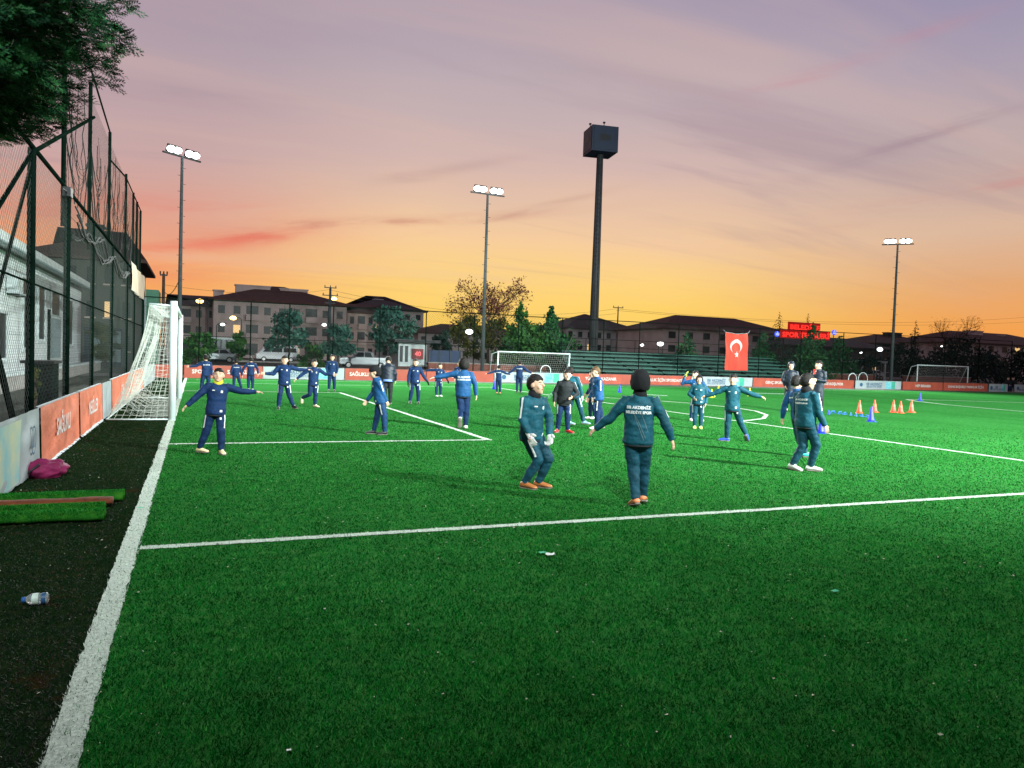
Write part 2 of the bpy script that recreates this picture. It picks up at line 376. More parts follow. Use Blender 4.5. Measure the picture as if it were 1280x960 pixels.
# =================================================================== FLOODLIGHTS
M_pole = mat('galvanised', (.045,.055,.06), .8, 0, spec=.15, var=.2, vscale=6)
M_dark = mat('dark_metal', (.02,.022,.025), .5, .4)
M_lampface = mat('lamp_face', (1,1,1), .3, emit=(.90,1.0,.96), estr=14)
def floodmast(loc, aim, label, h=11.6, power=9000, cone=138, far=True, size=1.0):
    x, y = loc; t = thing('floodlight_mast', label, 'floodlight', (x, y, 0), 'floodlight masts around the pitch')
    mb = MB(); mb.tube([(x,y,-.02),(x,y,h)], [.13,.07], 12); mb.build('pole', M_pole, t, True)
    mb = MB(); mb.box((x-.22,y-.22,-.02), (x+.22,y+.22,.05)); mb.build('base_plate', M_pole, t)
    ax = Vector((aim[0]-x, aim[1]-y, 0)).normalized(); rr = Vector((-ax.y, ax.x, 0))
    for i in range(22 if y > 0 else 0):
        z = 2.2+i*.42; sd = 1 if i % 2 else -1
        mb = MB(); mb.tube([(x,y,z), Vector((x,y,z))+rr*(sd*.24)], .012, 5); mb.build('climbing_rung', M_dark, t)
    mb = MB(); c = Vector((x,y,h)); mb.obox(c, rr*1.15, ax*.04, Vector((0,0,.04))); mb.build('crossarm', M_dark, t)
    for k_ in (-.74, -.36, .36, .74):
        p = c+rr*k_+Vector((0,0,.26))*1.0+ax*.05
        dn = (ax*math.cos(.45)+Vector((0,0,-math.sin(.45)))).normalized(); up = rr.cross(dn); 
        if up.z < 0: up = -up
        hd = MB(); hd.obox(p, rr*.20*size, up*.20*size, dn*.07); hd.tube([c+rr*k_, p-dn*.05], .02, 6); hb = hd.build('lamp_head', M_dark, t)
        q = p+dn*.076
        fc = MB(); fc.ball(q, (.25,.17,.07), (rr, up, dn), 16, 10); fc.build('lamp_glass', M_lampface, hb).location = -Vector((0,0,0))
    for ch in t.children:
        for g_ in ch.children: pass
    ld = bpy.data.lights.new('floodlight', 'SPOT'); ld.energy = power; ld.color = (.90,1.0,.95); ld.spot_size = math.radians(cone); ld.spot_blend = 1.0; ld.shadow_soft_size = .28
    lo = bpy.data.objects.new('floodlight_beam', ld); COL.objects.link(lo)
    pos = Vector((x,y,h+.25))+ax*1.0; dr = Vector((aim[0],aim[1],0))-pos
    lo.rotation_euler = dr.to_track_quat('-Z','Y').to_euler(); lo.location = pos
    return t
ORI_FIX = True
FAR_P, NEAR_P = 27000, 33000
floodmast((-.4,44), (12,28), 'tall floodlight mast behind the far boards just right of the near goal', power=FAR_P)
floodmast((16.93,44), (18,28), 'floodlight mast in front of the bare autumn tree, left of the far goal', power=FAR_P)
floodmast((52.07,44), (36,28), 'floodlight mast on the right above the white far board', power=FAR_P)
floodmast((-.4,-6.5), (10,34), 'floodlight mast behind the camera on the left', power=NEAR_P*.58, cone=90)
floodmast((17.2,-6), (15,30), 'floodlight mast behind the camera in the middle', power=NEAR_P*3.0, cone=98)
floodmast((48,-6), (28,32), 'floodlight mast behind the camera on the right', power=NEAR_P*4.6, cone=98)

# =================================================================== ADVERTISING BOARDS
M_or = mat('banner_orange', (.36,.065,.035), .6, var=.18, vscale=2.5, bump=.5, bscale=5, stretch=(1,1,.4))
M_wh = mat('banner_white', (.34,.40,.42), .55, var=.10, vscale=2.0, bump=.35, bscale=5)
M_txtw = mat('print_white', (.62,.60,.58), .6)
M_txtb = mat('print_blue', (.02,.10,.20), .6)
M_cyan = mat('print_cyan', (.04,.42,.52), .6, var=.5, vscale=5, color2=(.30,.62,.66))
M_grn = mat('print_green', (.06,.45,.22), .6, var=.5, vscale=5, color2=(.02,.30,.30))
M_frame = mat('board_frame', (.05,.05,.05), .6, .3)
def board(p0, p1, h, kind, text, label, face, tsize=.22):
    p0 = Vector((p0[0], p0[1], 0)); p1 = Vector((p1[0], p1[1], 0)); ux = (p1-p0); L = ux.length; ux.normalize()
    nn = Vector((ux.y, -ux.x, 0)); nn = nn if nn.dot(Vector((face[0], face[1], 0))) > 0 else -nn
    tx = ux if nn.cross(Vector((0,0,1))).dot(ux) < 0 else -ux      # reading direction seen from the pitch
    t = thing('advertising_board', label, 'board', tuple(p0), 'advertising boards around the pitch'); Z = Vector((0,0,1))
    # sheet with slight ripples, with real thickness
    n = max(6, int(L/.25)); mb = MB(); rows = 6
    fr = []
    for i in range(n+1):
        for j in range(rows+1):
            q = p0+ux*(L*i/n)+Z*(.03+(h-.03)*j/rows)
            rip = .012*noise.noise(Vector((q.x*1.6, q.y*1.6, q.z*2.6)))
            fr.append(q+nn*(.03+rip))
    F = [(i*(rows+1)+j, (i+1)*(rows+1)+j, (i+1)*(rows+1)+j+1, i*(rows+1)+j+1) for i in range(n) for j in range(rows)]
    if (ux.cross(Z)).dot(nn) < 0: F = [f[::-1] for f in F]
    mb.add(fr, F); c = (p0+p1)/2+Z*(h/2+.01)
    mb.obox(c-nn*.0, ux*(L/2-.002), nn*.012, Z*(h/2-.02))
    mb.build('banner', M_or if kind == 'orange' else M_wh, t, True)
    mb = MB(); mb.obox(c+Z*(h/2), ux*(L/2-.003), nn*.022, Z*.012); mb.build('top_rail', M_frame, t)
    mb = MB()
    k = max(1, int(L/2))
    for i in range(k+1):
        q = p0+ux*((L-.06)*i/k+.03)-nn*.05; 
        mb = MB(); mb.tube([q, q+Z*h], .018, 6); mb.build('stake', M_frame, t)
    off = nn*.046
    if kind == 'orange' and text:
        ln = text.split('|'); 
        for i, tt in enumerate(ln):
            place_text(tt, tsize, p0+ux*(L*(i+.5)/len(ln))+Z*(h*.52)+off, tx, Z, M_txtw, t, bold=.006)
    if kind == 'white':
        e = MB(); q = p0+ux*(L*(.12 if tx.dot(ux) > 0 else .88))+Z*(h*.52)+off
        pts = [q+tx*(math.cos(a)*h*.22)+Z*(math.sin(a)*h*.22) for a in [i*PI/10 for i in range(20)]]
        e.add(pts, [tuple(range(20))]); e.build('round_emblem', M_txtb, t)
        if text:
            place_text(text, tsize, p0+ux*(L*(.40 if tx.dot(ux) > 0 else .60))+Z*(h*.60)+off, tx, Z, M_txtb, t, bold=.004)
            place_text('BELEDİYE SPOR', tsize*.8, p0+ux*(L*(.40 if tx.dot(ux) > 0 else .60))+Z*(h*.30)+off, tx, Z, M_txtb, t, bold=.002)
        s0 = .66
        for (u0, u1, mm, nm) in ((s0, s0+.12, M_cyan, 'cyan_panel'), (s0+.12, s0+.2, M_grn, 'green_panel')):
            qa = p0+ux*(L*(u0 if tx.dot(ux) > 0 else 1-u0))+Z*.06+off*.98; qb = p0+ux*(L*(u1 if tx.dot(ux) > 0 else 1-u1))+Z*.06+off*.98
            e = MB(); e.add([qa, qb, qb+Z*(h-.1), qa+Z*(h-.1)], [(0,1,2,3)]); e.build(nm, mm, t)
    return t
# far touchline, set out in a very slightly bowed row
fx = [0.0, .65, 6.55, 18.61, 34.32, 46.25, 64.03, 76]; fy = [40.2, 40.6, 41.4, 42.6, 43.0, 42.6, 41.9, 41.5]
def fbd(px):
    lo, hi = -2.0, 76.0
    for _ in range(40):
        m_ = (lo+hi)/2; q = Vector((m_, np.interp(m_, fx, fy), .3))-CAM
        if 640+FPX*q.dot(RT)/q.dot(FW) < px: lo = m_
        else: hi = m_
    return (lo, float(np.interp(lo, fx, fy)))
FB = [(190,228,'orange','', 'orange far board seen through the net of the near goal'),
      (230,328,'orange','SPOR YAP|SAĞLIKLI KAL','orange far board behind the players at far left'),
      (329,430,'white','BB AKDENİZ','white far board with green and cyan print left of the standing coach'),
      (431,532,'orange','SAĞLIKLI NESİL|','orange far board behind the bowed coach'),
      (533,617,'orange','MUTLU YARIN','orange far board left of the far goal'),
      (618,711,'white','BB AKDENİZ','white far board in front of the far goal'),
      (712,788,'orange','TÜRKİYE KAZANIR','orange far board under the left end of the stand'),
      (789,863,'orange','MUTLULUK İÇİN SPORDAYIZ','orange far board behind the nearest boy, under the stand'),
      (864,940,'white','BB AKDENİZ','white far board under the flag'),
      (941,1003,'orange','GENÇ SPORCULAR','orange far board behind the hooded coach'),
      (1004,1067,'orange','GELECEĞE KOŞUYOR','orange far board right of the two coaches'),
      (1069,1126,'white','BB AKDENİZ','white far board at the foot of the right floodlight mast'),
      (1128,1178,'orange','HEP BERABER','orange far board right of the right floodlight mast'),
      (1179,1234,'orange','DAHA BAŞARILI YARINLAR İÇİN','orange far board between the right goal and the seated spectators'),
      (1236,1259,'white','BB','short white far board left of the seated spectators'),
      (1268,1300,'white','BB','white far board cut by the right edge of the photo')]
for a, b, kd, tx_, lb in FB: board(fbd(a), fbd(b), .66, kd, tx_, lb, (0,-1), tsize=.27)
# the near boards along the goal line
M_photo = mat('banner_picture', (.20,.52,.60), .55, var=.8, vscale=2.2, color2=(.62,.66,.42))
def nearboard(y0, y1, kind, text, label):
    t = board((-1.33, y0), (-1.33, y1), .76, kind, None, label, (1,0)); return t
bX = -1.33
t = thing('advertising_board', 'white near board with a sky picture and blue crest, left of the magenta bag', 'board', (bX,6.6,0), 'advertising boards around the pitch')
def near_sheet(t, y0, y1, m_, h=.76):
    n = int((y1-y0)/.06); rows = 12; mb = MB(); fr = []
    for i in range(n+1):
        y = y0+(y1-y0)*i/n
        for j in range(rows+1):
            z = .02+(h-.02)*j/rows
            wr = .020*noise.noise(Vector((y*1.1+z*1.8, z*4.5-y*1.5, 1.3)))+.010*noise.noise(Vector((y*4+z*3, z*7-y*2, 5)))
            k_ = min(1, (y-y0)*3, (y1-y)*3); zz = z
            if j == 0: zz = .02+.025*noise.noise(Vector((y*6, 0, 0)))
            fr.append((bX+.035+wr*k_+.02*(1-z/h), y, zz))
    mb.add(fr, [(i*(rows+1)+j, (i+1)*(rows+1)+j, (i+1)*(rows+1)+j+1, i*(rows+1)+j+1) for i in range(n) for j in range(rows)])
    o = mb.build('banner', m_, t, True)
    return o
def near_text(t, txt, size, yc, zc, m_, vs=1.0):
    V, F = text_mesh(txt, size, .006); mb = MB()
    mb.add([(bX+.062, yc+v[0], zc+v[1]*vs) for v in V], F); mb.build('lettering', m_, t)
M_cloth_or = mat('banner_cloth_orange', (.60,.15,.075), .55, var=.22, vscale=1.6, bump=.5, bscale=9, stretch=(1,1,2))
near_sheet(t, 6.6, 10.55, M_wh)
e = MB(); e.add([(bX+.058,6.7,.05),(bX+.058,9.35,.05),(bX+.058,9.45,.72),(bX+.058,6.7,.72)], [(0,1,2,3)]); e.build('picture', M_photo, t)
# blue crest: ring and sail shape
e = MB()
for i in range(24):
    a0, a1 = 2*PI*i/24, 2*PI*(i+1)/24
    e.add([(bX+.064, 10.1+math.cos(a)*r*.8, .42+math.sin(a)*r) for a, r in ((a0,.17),(a1,.17),(a1,.145),(a0,.145))], [(0,1,2,3)])
for (y_, z_, w_, h_) in ((10.06,.40,.05,.13), (10.12,.42,.05,.17), (10.0,.36,.04,.07), (10.19,.37,.04,.09)):
    e.add([(bX+.064,y_-w_/2,z_-h_/2),(bX+.064,y_+w_/2,z_-h_/2),(bX+.064,y_,z_+h_/2)], [(0,1,2)])
e.build('crest', M_txtb, t)
def near_orange(y0, y1, txt, label):
    t = thing('advertising_board', label, 'board', (bX,y0,0), 'advertising boards around the pitch')
    near_sheet(t, y0, y1, M_cloth_or)
    L = y1-y0; near_text(t, txt, .30, y0+L*.5, .40, M_txtw, 1.1)
    e = MB(); rgd = .03
    for i in range(int(L/.12)):
        y = y0+i*.12
        e.add([(bX+.075,y,.012+.02*rng.random()),(bX+.085,y+.12,.012),(bX+.03,y+.12,.05+.02*rng.random()),(bX+.03,y,.05)], [(0,1,2,3)])
    e.build('frayed_hem', M_wh, t)
    e = MB()
    for y in (y0+.03, y1-.03): pass
    e.box((bX-.02,y0+.01,0), (bX+.0,y0+.05,.76)); e.build('stake', M_frame, t)
    e = MB(); e.box((bX-.02,y0+.01,.745), (bX+.02,y1-.01,.765)); e.build('top_rail', M_wh, t)
near_orange(10.68, 13.9, 'SAĞLIKLI', 'creased orange near board right behind the magenta bag')
near_orange(14.05, 17.2, 'NESİLLER', 'creased orange near board next to the side of the near goal')
t = thing('advertising_board', 'plain white near board beside the front corner of the goal net', 'board', (bX,17.25,0), 'advertising boards around the pitch'); near_sheet(t, 17.25, 19.0, M_wh)
near_orange(19.1, 24, 'İÇİN', 'orange near board seen through the slanting goal net')
near_orange(24.1, 30, 'SPOR', 'orange board behind the far half of the goal net')
t = thing('advertising_board', 'white board at the far corner behind the goal net', 'board', (bX,30.1,0), 'advertising boards around the pitch'); near_sheet(t, 30.1, 38.5, M_wh)

# =================================================================== NEAR GOAL
M_goal = mat('goal_paint', (.62,.74,.74), .35, var=.08, vscale=4)
M_cord = mat('net_cord', (.48,.52,.47), .8)
GY0, GY1 = 17.30, 24.56
t = thing('goal', 'large white football goal with a sagging net standing on the left goal line', 'goal', (0,GY0,0))
for y in (GY0, GY1):
    mb = MB(); mb.tube([(0,y,-.02),(0,y,2.44+.06)], .072, 20); mb.build('goalpost', M_goal, t, True)
mb = MB(); mb.tube([(0,GY0,2.44),(0,GY1,2.44)], .06, 16); mb.build('crossbar', M_goal, t, True)
for y in (GY0, GY1):
    mb = MB(); mb.tube([(-.05,y,2.40),(-.46,y,2.42)], .018, 8); mb.build('stanchion', M_goal, t, True)
    mb = MB(); mb.tube([(-.06,y,.02),(-1.22,y,.02)], .016, 8); mb.build('ground_bar', M_goal, t, True)
mb = MB(); mb.tube([(-.46,GY0,2.42),(-.46,GY1,2.42)], .012, 6); mb.build('back_bar', M_goal, t, True)
mb = MB(); mb.tube([(-1.22,GY0,.02),(-1.22,GY1,.02)], .016, 6); mb.build('rear_ground_bar', M_goal, t, True)
def net_sheet(fn, nu, nv, r=.0035):
    """cords along both families of a parametric sheet, knots shared"""
    mb = MB(); G_ = [[Vector(fn(i/nu, j/nv)) for j in range(nv+1)] for i in range(nu+1)]
    for i in range(nu+1): mb.tube(G_[i], r, 3, cap=False)
    for j in range(nv+1): mb.tube([G_[i][j] for i in range(nu+1)], r, 3, cap=False)
    return mb
def bk(u, v):       # back: v from top bar down to the ground, hangs in folds
    y = GY0+(GY1-GY0)*u; s_ = v
    x = -.46-.76*(s_**1.5); z = 2.42*(1-s_)
    sag = math.sin(PI*s_)
    x += sag*(.20*noise.noise(Vector((y*1.0, s_*1.5, 2)))-.02); z -= sag*.16; y += sag*.14*noise.noise(Vector((y*2.0, s_*3, 9)))
    return (x, y, max(.02, z))
def tp(u, v):
    y = GY0+(GY1-GY0)*u; return (-.02-.44*v, y, 2.44-.05*math.sin(PI*v)-.015*math.sin(y*3))
def sd(Y):
    def f(u, v):
        z = 2.42*(1-v); xb = -.46-.76*(v**1.5); x = -.03+(xb+.03)*u
        bulge = math.sin(PI*u)*math.sin(PI*v)
        return (x+.10*bulge*noise.noise(Vector((u*3, v*4, Y))), Y+.16*bulge*(noise.noise(Vector((u*2.5, v*3.5, Y+3)))+.2)*(1 if Y == GY0 else -1), max(.02, z-bulge*.12*(1-u)))
    return f
net_sheet(bk, 62, 25).build('back_net', M_cord, t); net_sheet(tp, 62, 4).build('roof_net', M_cord, t)
net_sheet(sd(GY0), 9, 22).build('side_net', M_cord, t); net_sheet(sd(GY1), 9, 22).build('side_net', M_cord, t)
# slack net heaped on the ground inside the goal
def heap(u, v):
    y = GY0+.1+(GY1-GY0-.2)*u; x = -1.15+1.05*v
    return (x, y+.06*noise.noise(Vector((x*4, y*3, 0))), .03+.22*math.exp(-((v-.15)/.25)**2)*(1+noise.noise(Vector((y*1.6, v*2, 4))))+.03*(noise.noise(Vector((x*5, y*5, 3)))+.6))
net_sheet(heap, 55, 8, .003).build('slack_net', M_cord, t)

# =================================================================== FENCES
M_gpole = mat('green_pole', (.004,.011,.008), .9, 0, spec=0, var=.3, vscale=5)
M_wire = mat('fence_wire', (.035,.06,.05), .6, .3)
M_wirel = mat('pale_wire', (.11,.14,.13), .5, .4)
def wire_panel(p0, p1, z0, z1, cell, r):
    """diagonal wires of a chain-link panel as long straight strands"""
    p0 = Vector(p0); p1 = Vector(p1); ux = (p1-p0); L = ux.length; ux.normalize(); H = z1-z0; mb = MB(); k = int((L+H)/cell)
    nn = Vector((ux.y, -ux.x, 0))
    for sgn in (1, -1):
        for i in range(1, k):
            c = i*cell      # u + v = c
            u0, u1 = max(0, c-H), min(L, c)
            if u1-u0 < .02: continue
            va, vb = c-u0, c-u1
            if sgn < 0: va, vb = H-va, H-vb
            a = p0+ux*u0+Vector((0,0,z0+va))+nn*(r*sgn*.9); b = p0+ux*u1+Vector((0,0,z0+vb))+nn*(r*sgn*.9); mb.tube([a, b], r, 3, cap=False)
    return mb
# back fence -----------------
t = thing('chainlink_fence', 'tall chain-link fence with green posts running behind the far boards', 'fence', (-2.3,47,0))
BF = [(-2.3,47.0), (16,47.0), (34,47.0), (72,47.0)]
def rz_(x): return 4.33+.004*(x-8)
posts = [-2.3, .6, 3.4, 5.6, 8.2, 11.1, 14.1, 17.4, 20.6, 23.9, 27.2, 30.2, 33.6, 37.3, 41.2, 45.4, 49.96, 53.6, 57.8, 62, 66.5, 71]
for x in posts:
    mb = MB(); mb.tube([(x,47,-.02),(x,47,rz_(x))], .035, 8); mb.build('fence_post', M_gpole, t, True)
for z in (None, 2.2):
    mb = MB(); mb.tube([(posts[0],47,z or rz_(-2)),(posts[-1],47,z or rz_(71))], .028 if z is None else .018, 6); mb.build('rail', M_gpole, t)
wire_panel((-2.3,47,0), (71,47,0), .02, 4.3, .16, .0035).build('mesh_wire', M_wire, t)
# left fence along the goal line -----------------
FXL = -2.3
t = thing('chainlink_fence', 'high green chain-link fence with leaning braces behind the near boards', 'fence', (FXL,8,0))
for y in (11.2, 15.79, 19.84, 24.4, 29.7, 35.9, 39.9, 45.6):
    mb = MB(); hh = 5.0
    mb.tube([(FXL,y,-.02),(FXL,y,hh)], .068 if y < 21 else .055, 10); mb.build('fence_post', M_gpole, t, True)
mb = MB(); mb.tube([(FXL+.02,8,5.0),(FXL+.02,46,5.0)], .042, 8); mb.build('top_rail', M_gpole, t, True)
mb = MB(); mb.tube([(FXL+.02,8,2.6),(FXL+.02,46,2.6)], .02, 6); mb.build('middle_rail', M_gpole, t, True)
for (a, b, r) in (((FXL,15.75,4.9), (FXL,10.5,1.9), .035), ((FXL,15.75,4.7), (FXL-.1,12.2,.6), .03), ((FXL,15.9,4.95), (FXL,24.3,7.9), .04), ((FXL-.05,13.2,1.7),(FXL-.05,14.9,.1), .05)):
    mb = MB(); mb.tube([a, b], r, 8); mb.build('brace', M_gpole, t, True)
wire_panel((FXL,8,0), (FXL,46,0), .05, 4.95, .15, .0022).build('mesh_wire', M_wirel, t)
# taller poles that carry the torn ball net
t2 = thing('ball_net', 'torn dark ball-stop net hanging from tall green poles above the left fence', 'net', (FXL,20,0))
TP = [(19.84, 8.8), (24.29, 8.85), (29.4, 8.8), (35.9, 8.75), (39.9, 8.72), (42.3, 8.72), (44.9, 8.7)]
for y, h in TP:
    mb = MB(); mb.tube([(FXL-.09,y,4.2),(FXL-.09,y,h)], .05, 8); mb.build('net_pole', M_gpole, t2, True)
for a, b in (((FXL-.09,23.2,9.3),(FXL-.09,29.4,8.8)), ((FXL-.09,29.5,7.9),(FXL-.09,35.9,8.6)), ((FXL-.09,35.9,8.6),(FXL-.09,44.9,8.7))):
    mb = MB(); mb.tube([a, b], .03, 6); mb.build('net_rail', M_gpole, t2, True)
M_net = mat('dark_net', (.012,.016,.015), .9)
mb = MB()
for a, b in ((19.84,24.29), (24.29,29.4), (29.4,35.9), (35.9,39.9), (39.9,44.9)):
    kk = int((b-a)*(1.7 if a < 36 else .8))
    for i in range(kk):           # loose hanging cords
        y0 = a+(b-a)*rng.random(); top = 5.2+3.4*(.35+.65*rng.random()); bot = 5.0-(1.8*rng.random() if rng.random() < .3 else 0); sw = (rng.random()-.5)*1.6
        mb.tube([(FXL-.1+.12*(rng.random()-.5)*math.sin(PI*q), y0+sw*(q**1.6)+.12*noise.noise(Vector((q*4, y0*9, 0))), top+(bot-top)*q) for q in [j/9 for j in range(10)]], .006+.012*rng.random()**2, 3, cap=False)
    for j in range(3):            # bunched swags
        z0 = 5.1+3.4*rng.random(); z1 = 5.1+3.0*rng.random(); dip = .8+1.6*rng.random()
        for e_ in range(3):
            mb.tube([(FXL-.1, a+(b-a)*q, max(4.6, z0+(z1-z0)*q-dip*4*q*(1-q)*(1+.1*e_)+.05*rng.random())) for q in [i_/10 for i_ in range(11)]], .007, 3, cap=False)
mb.build('torn_cords', M_net, t2)
wire_panel((FXL-.1,19.9,0), (FXL-.1,45,0), 5.05, 8.5, .15, .0016).build('fine_net', M_net, t2)
# thick bundle of net along the fence top
mb = MB()
for e_ in range(7):
    mb.tube([(FXL+.05*math.sin(q*9+e_), 21+23*q, 4.85-.5*abs(math.sin(q*13+.3*e_))-.05*e_+.12*noise.noise(Vector((q*20, e_, 0)))) for q in [i_/60 for i_ in range(61)]], .022, 4)
mb.build('bundled_net', M_net, t2)
# banner on the fence
M_cream = mat('cream_canvas', (.58,.47,.36), .75, var=.12, vscale=1.5, bump=.3, bscale=4)
t = thing('banner', 'cream canvas banner tied high on the left fence beside the floodlight pole', 'banner', (FXL+.09,36.9,4.0))
mb = MB(); nn_ = 16
vs = [(FXL+.10+.03*math.sin(i*1.1+j), 36.9+8.8*i/nn_, (3.98+.05*i/nn_)+1.25*j/4-.06*math.sin(PI*i/nn_)) for i in range(nn_+1) for j in range(5)]
mb.add(vs, [(i*5+j, (i+1)*5+j, (i+1)*5+j+1, i*5+j+1) for i in range(nn_) for j in range(4)]); mb.build('canvas', M_cream, t, True)
mb = MB()
mb.tube([(FXL+.1,36.9,3.98),(FXL+.1,45.7,4.03)], .02, 6); mb.build('hem_rope', M_wh, t)
# lamp box on the fence
t = thing('fence_lamp', 'small dark flood lamp on a bracket high on the left fence', 'lamp', (FXL,18.6,6.0))
q = atX(78, 240, FXL); mb = MB(); mb.obox((FXL+.1,q.y,q.z), (.08,0,0), (0,.16,0), (0,0,.1)); mb.build('lamp_head', M_dark, t)
mb = MB(); mb.tube([(FXL+.02,q.y+1.0,q.z-.02),(FXL+.1,q.y,q.z)], .025, 6); mb.tube([(FXL+.1,q.y,q.z),(FXL+.1,q.y-.7,q.z-.05)], .02, 6); mb.build('bracket', M_dark, t)

# =================================================================== LEFT HOUSE
M_brickw = bpy.data.materials.new('white_brick'); M_brickw.use_nodes = True; M_brickw.node_tree.nodes.clear(); n = NT(M_brickw.node_tree)
b = n.new('ShaderNodeBsdfPrincipled'); o = n.new('ShaderNodeOutputMaterial'); n.l.new(b.outputs[0], o.inputs[0]); b.inputs['Roughness'].default_value = .8
tcx = n.new('ShaderNodeTexCoord'); mp = n.mapping(tcx.outputs['Object'], (1,1,1), (0, PI/2, 0)); sx = n.new('ShaderNodeSeparateXYZ', Vector=tcx.outputs['Object']); cb = n.new('ShaderNodeCombineXYZ'); n.set(cb.inputs[0], sx.outputs[1]); n.set(cb.inputs[1], sx.outputs[2])
bt = n.new('ShaderNodeTexBrick'); n.l.new(cb.outputs[0], bt.inputs['Vector']); bt.inputs['Scale'].default_value = 2.2; bt.inputs['Color1'].default_value = (.70,.76,.76,1); bt.inputs['Color2'].default_value = (.60,.67,.68,1); bt.inputs['Mortar'].default_value = (.40,.46,.47,1); bt.inputs['Mortar Size'].default_value = .03
cc = n.mix(n.smooth(n.noise(tcx.outputs['Object'], .9, 5, .65), .5, .75), bt.outputs[0], (.45,.51,.51,1)); n.set(b.inputs['Base Color'], cc)
M_roofd = mat('dark_roof', (.060,.035,.028), .9, var=.35, vscale=1.5, bump=.4, bscale=6)
M_eave = mat('pale_eave', (.46,.53,.53), .7, var=.2, vscale=2)
M_glass = mat('dark_glass', (.012,.016,.020), .35, spec=.25)
M_shut = mat('shutter', (.22,.30,.31), .6, var=.15, vscale=3, bump=.4, bscale=30, stretch=(1,1,4))
HX = -6.4
t = thing('white_house', 'low white brick house with dark tall windows behind the left fence', 'building', (HX,30,0))
mb = MB(); mb.box((HX-9,20,-.05), (HX,55.4,5.0)); mb.build('wall', M_brickw, t)
mb = MB(); mb.loft([[(HX+.55,19.5,5.0),(HX+.55,56,5.0),(HX+.55,56,5.42),(HX+.55,19.5,5.42)],[(HX-4.5,19.5,6.1),(HX-4.5,56,6.1),(HX-4.5,56,6.5),(HX-4.5,19.5,6.5)],[(HX-9.5,19.5,5.0),(HX-9.5,56,5.0),(HX-9.5,56,5.4),(HX-9.5,19.5,5.4)]]); rf = mb.build('roof', M_eave, t)
mb = MB(); mb.tube([(HX+.60,19.5,5.02),(HX+.60,56,5.02)], .07, 8); mb.build('gutter', M_shut, rf)
for (y0, y1, z0, z1, kd) in [(33.2,34.6,.9,2.6,0), (37.7,39.0,1.3,3.9,0), (41.0,42.6,1.7,4.1,0), (44.4,46.9,3.0,4.1,0), (50.0,51.6,1.5,4.0,0)]:
    mb = MB(); mb.box((HX+.003,y0,z0), (HX+.03,y1,z1)); wn = mb.build('window', M_glass, t)
    mb = MB()
    for (ya, yb, za, zb) in ((y0-.1,y0,z0-.1,z1+.1),(y1,y1+.1,z0-.1,z1+.1),(y0,y1,z1,z1+.1),(y0-.1,y1+.1,z0-.2,z0-.1)): mb.box((HX+.002,ya,za), (HX+.08,yb,zb))
    mb.build('frame', M_eave, wn)
mb = MB(); mb.box((HX+.005,44.0,.75), (HX+.07,47.2,2.95)); mb.build('shutter', M_shut, t)
mb = MB(); mb.box((HX+.005,43.6,.6), (HX+.10,43.85,3.2)); mb.build('drain_pipe', M_gpole, t)
# AC unit
y0, y1 = 34.6, 36.7
tt = thing('air_conditioner', 'boxy air conditioner hung on the white house wall at the left edge', 'air conditioner', (HX,y0,3.4))
mb = MB(); mb.box((HX+.03,y0,3.42), (HX+.42,y1,4.15)); mb.build('casing', M_eave, tt)
mb = MB(); mb.box((HX+.425,y0+.95,3.47), (HX+.435,y1-.1,4.10)); mb.build('grille', M_glass, tt)
for yy in (y0+.3, y1-.3):
    mb = MB(); mb.box((HX+.0,yy-.03,3.36), (HX+.42,yy+.03,3.41)); mb.build('bracket', M_dark, tt)
# low concrete footing and dark cabinet behind the boards
t = thing('utility_cabinet', 'dark metal cabinet by the fence post beside the near boards', 'cabinet', (-2.9,20,0))
mb = MB(); mb.box((-3.2,20.4,-.03), (-2.65,21.3,1.05)); mb.build('casing', M_gpole, t); mb = MB(); mb.box((-3.28,20.3,1.05), (-2.6,21.4,1.12)); mb.build('lid', M_dark, t)
t = thing('low_wall', 'low pale concrete wall in front of the white house', 'wall', (-5,26,0))
mb = MB(); mb.box((-5.2,26,-.04), (-4.9,52,.45)); mb.build('footing', M_kerb, t); mb = MB(); mb.box((-5.25,26,.45), (-4.85,52,.52)); mb.build('coping', M_eave, t)

# dark hipped building behind
def hip_roof(mb, x0, x1, y0, y1, z, h, over=.6, along='x', mi=0):
    x0 -= over; x1 += over; y0 -= over; y1 += over; w_ = (y1-y0)/2 if along == 'x' else (x1-x0)/2
    yc = (y0+y1)/2; xc = (x0+x1)/2
    if along == 'x': A_, B_ = (x0+w_, yc, z+h), (x1-w_, yc, z+h)
    else: A_, B_ = (xc, y0+w_, z+h), (xc, y1-w_, z+h)
    v = [(x0,y0,z),(x1,y0,z),(x1,y1,z),(x0,y1,z),A_,B_,(x0,y0,z-.25),(x1,y0,z-.25),(x1,y1,z-.25),(x0,y1,z-.25)]
    f = [(0,1,5,4),(1,2,5),(2,3,4,5),(3,0,4)] if along == 'x' else [(0,1,4),(1,2,5,4),(2,3,5),(3,0,4,5)]
    f += [(6,7,1,0),(7,8,2,1),(8,9,3,2),(9,6,0,3),(9,8,7,6)]
    mb.add(v, f, mi)
M_plast = {k_: mat('plaster_'+k_, c, .85, var=.18, vscale=.5) for k_, c in dict(pink=(.58,.45,.40), grey=(.48,.44,.43), mauve=(.50,.41,.38), cream=(.50,.41,.34), dark=(.07,.075,.065), olive=(.10,.11,.05)).items()}
M_tile = mat('brown_tiles', (.085,.040,.032), .85, var=.35, vscale=1.2, bump=.3, bscale=8)
M_tile2 = mat('grey_tiles', (.065,.048,.050), .85, var=.3, vscale=1.2, bump=.3, bscale=8)
M_lit = mat('lit_window', (.5,.4,.25), .5, emit=S(255,205,130), estr=.9)
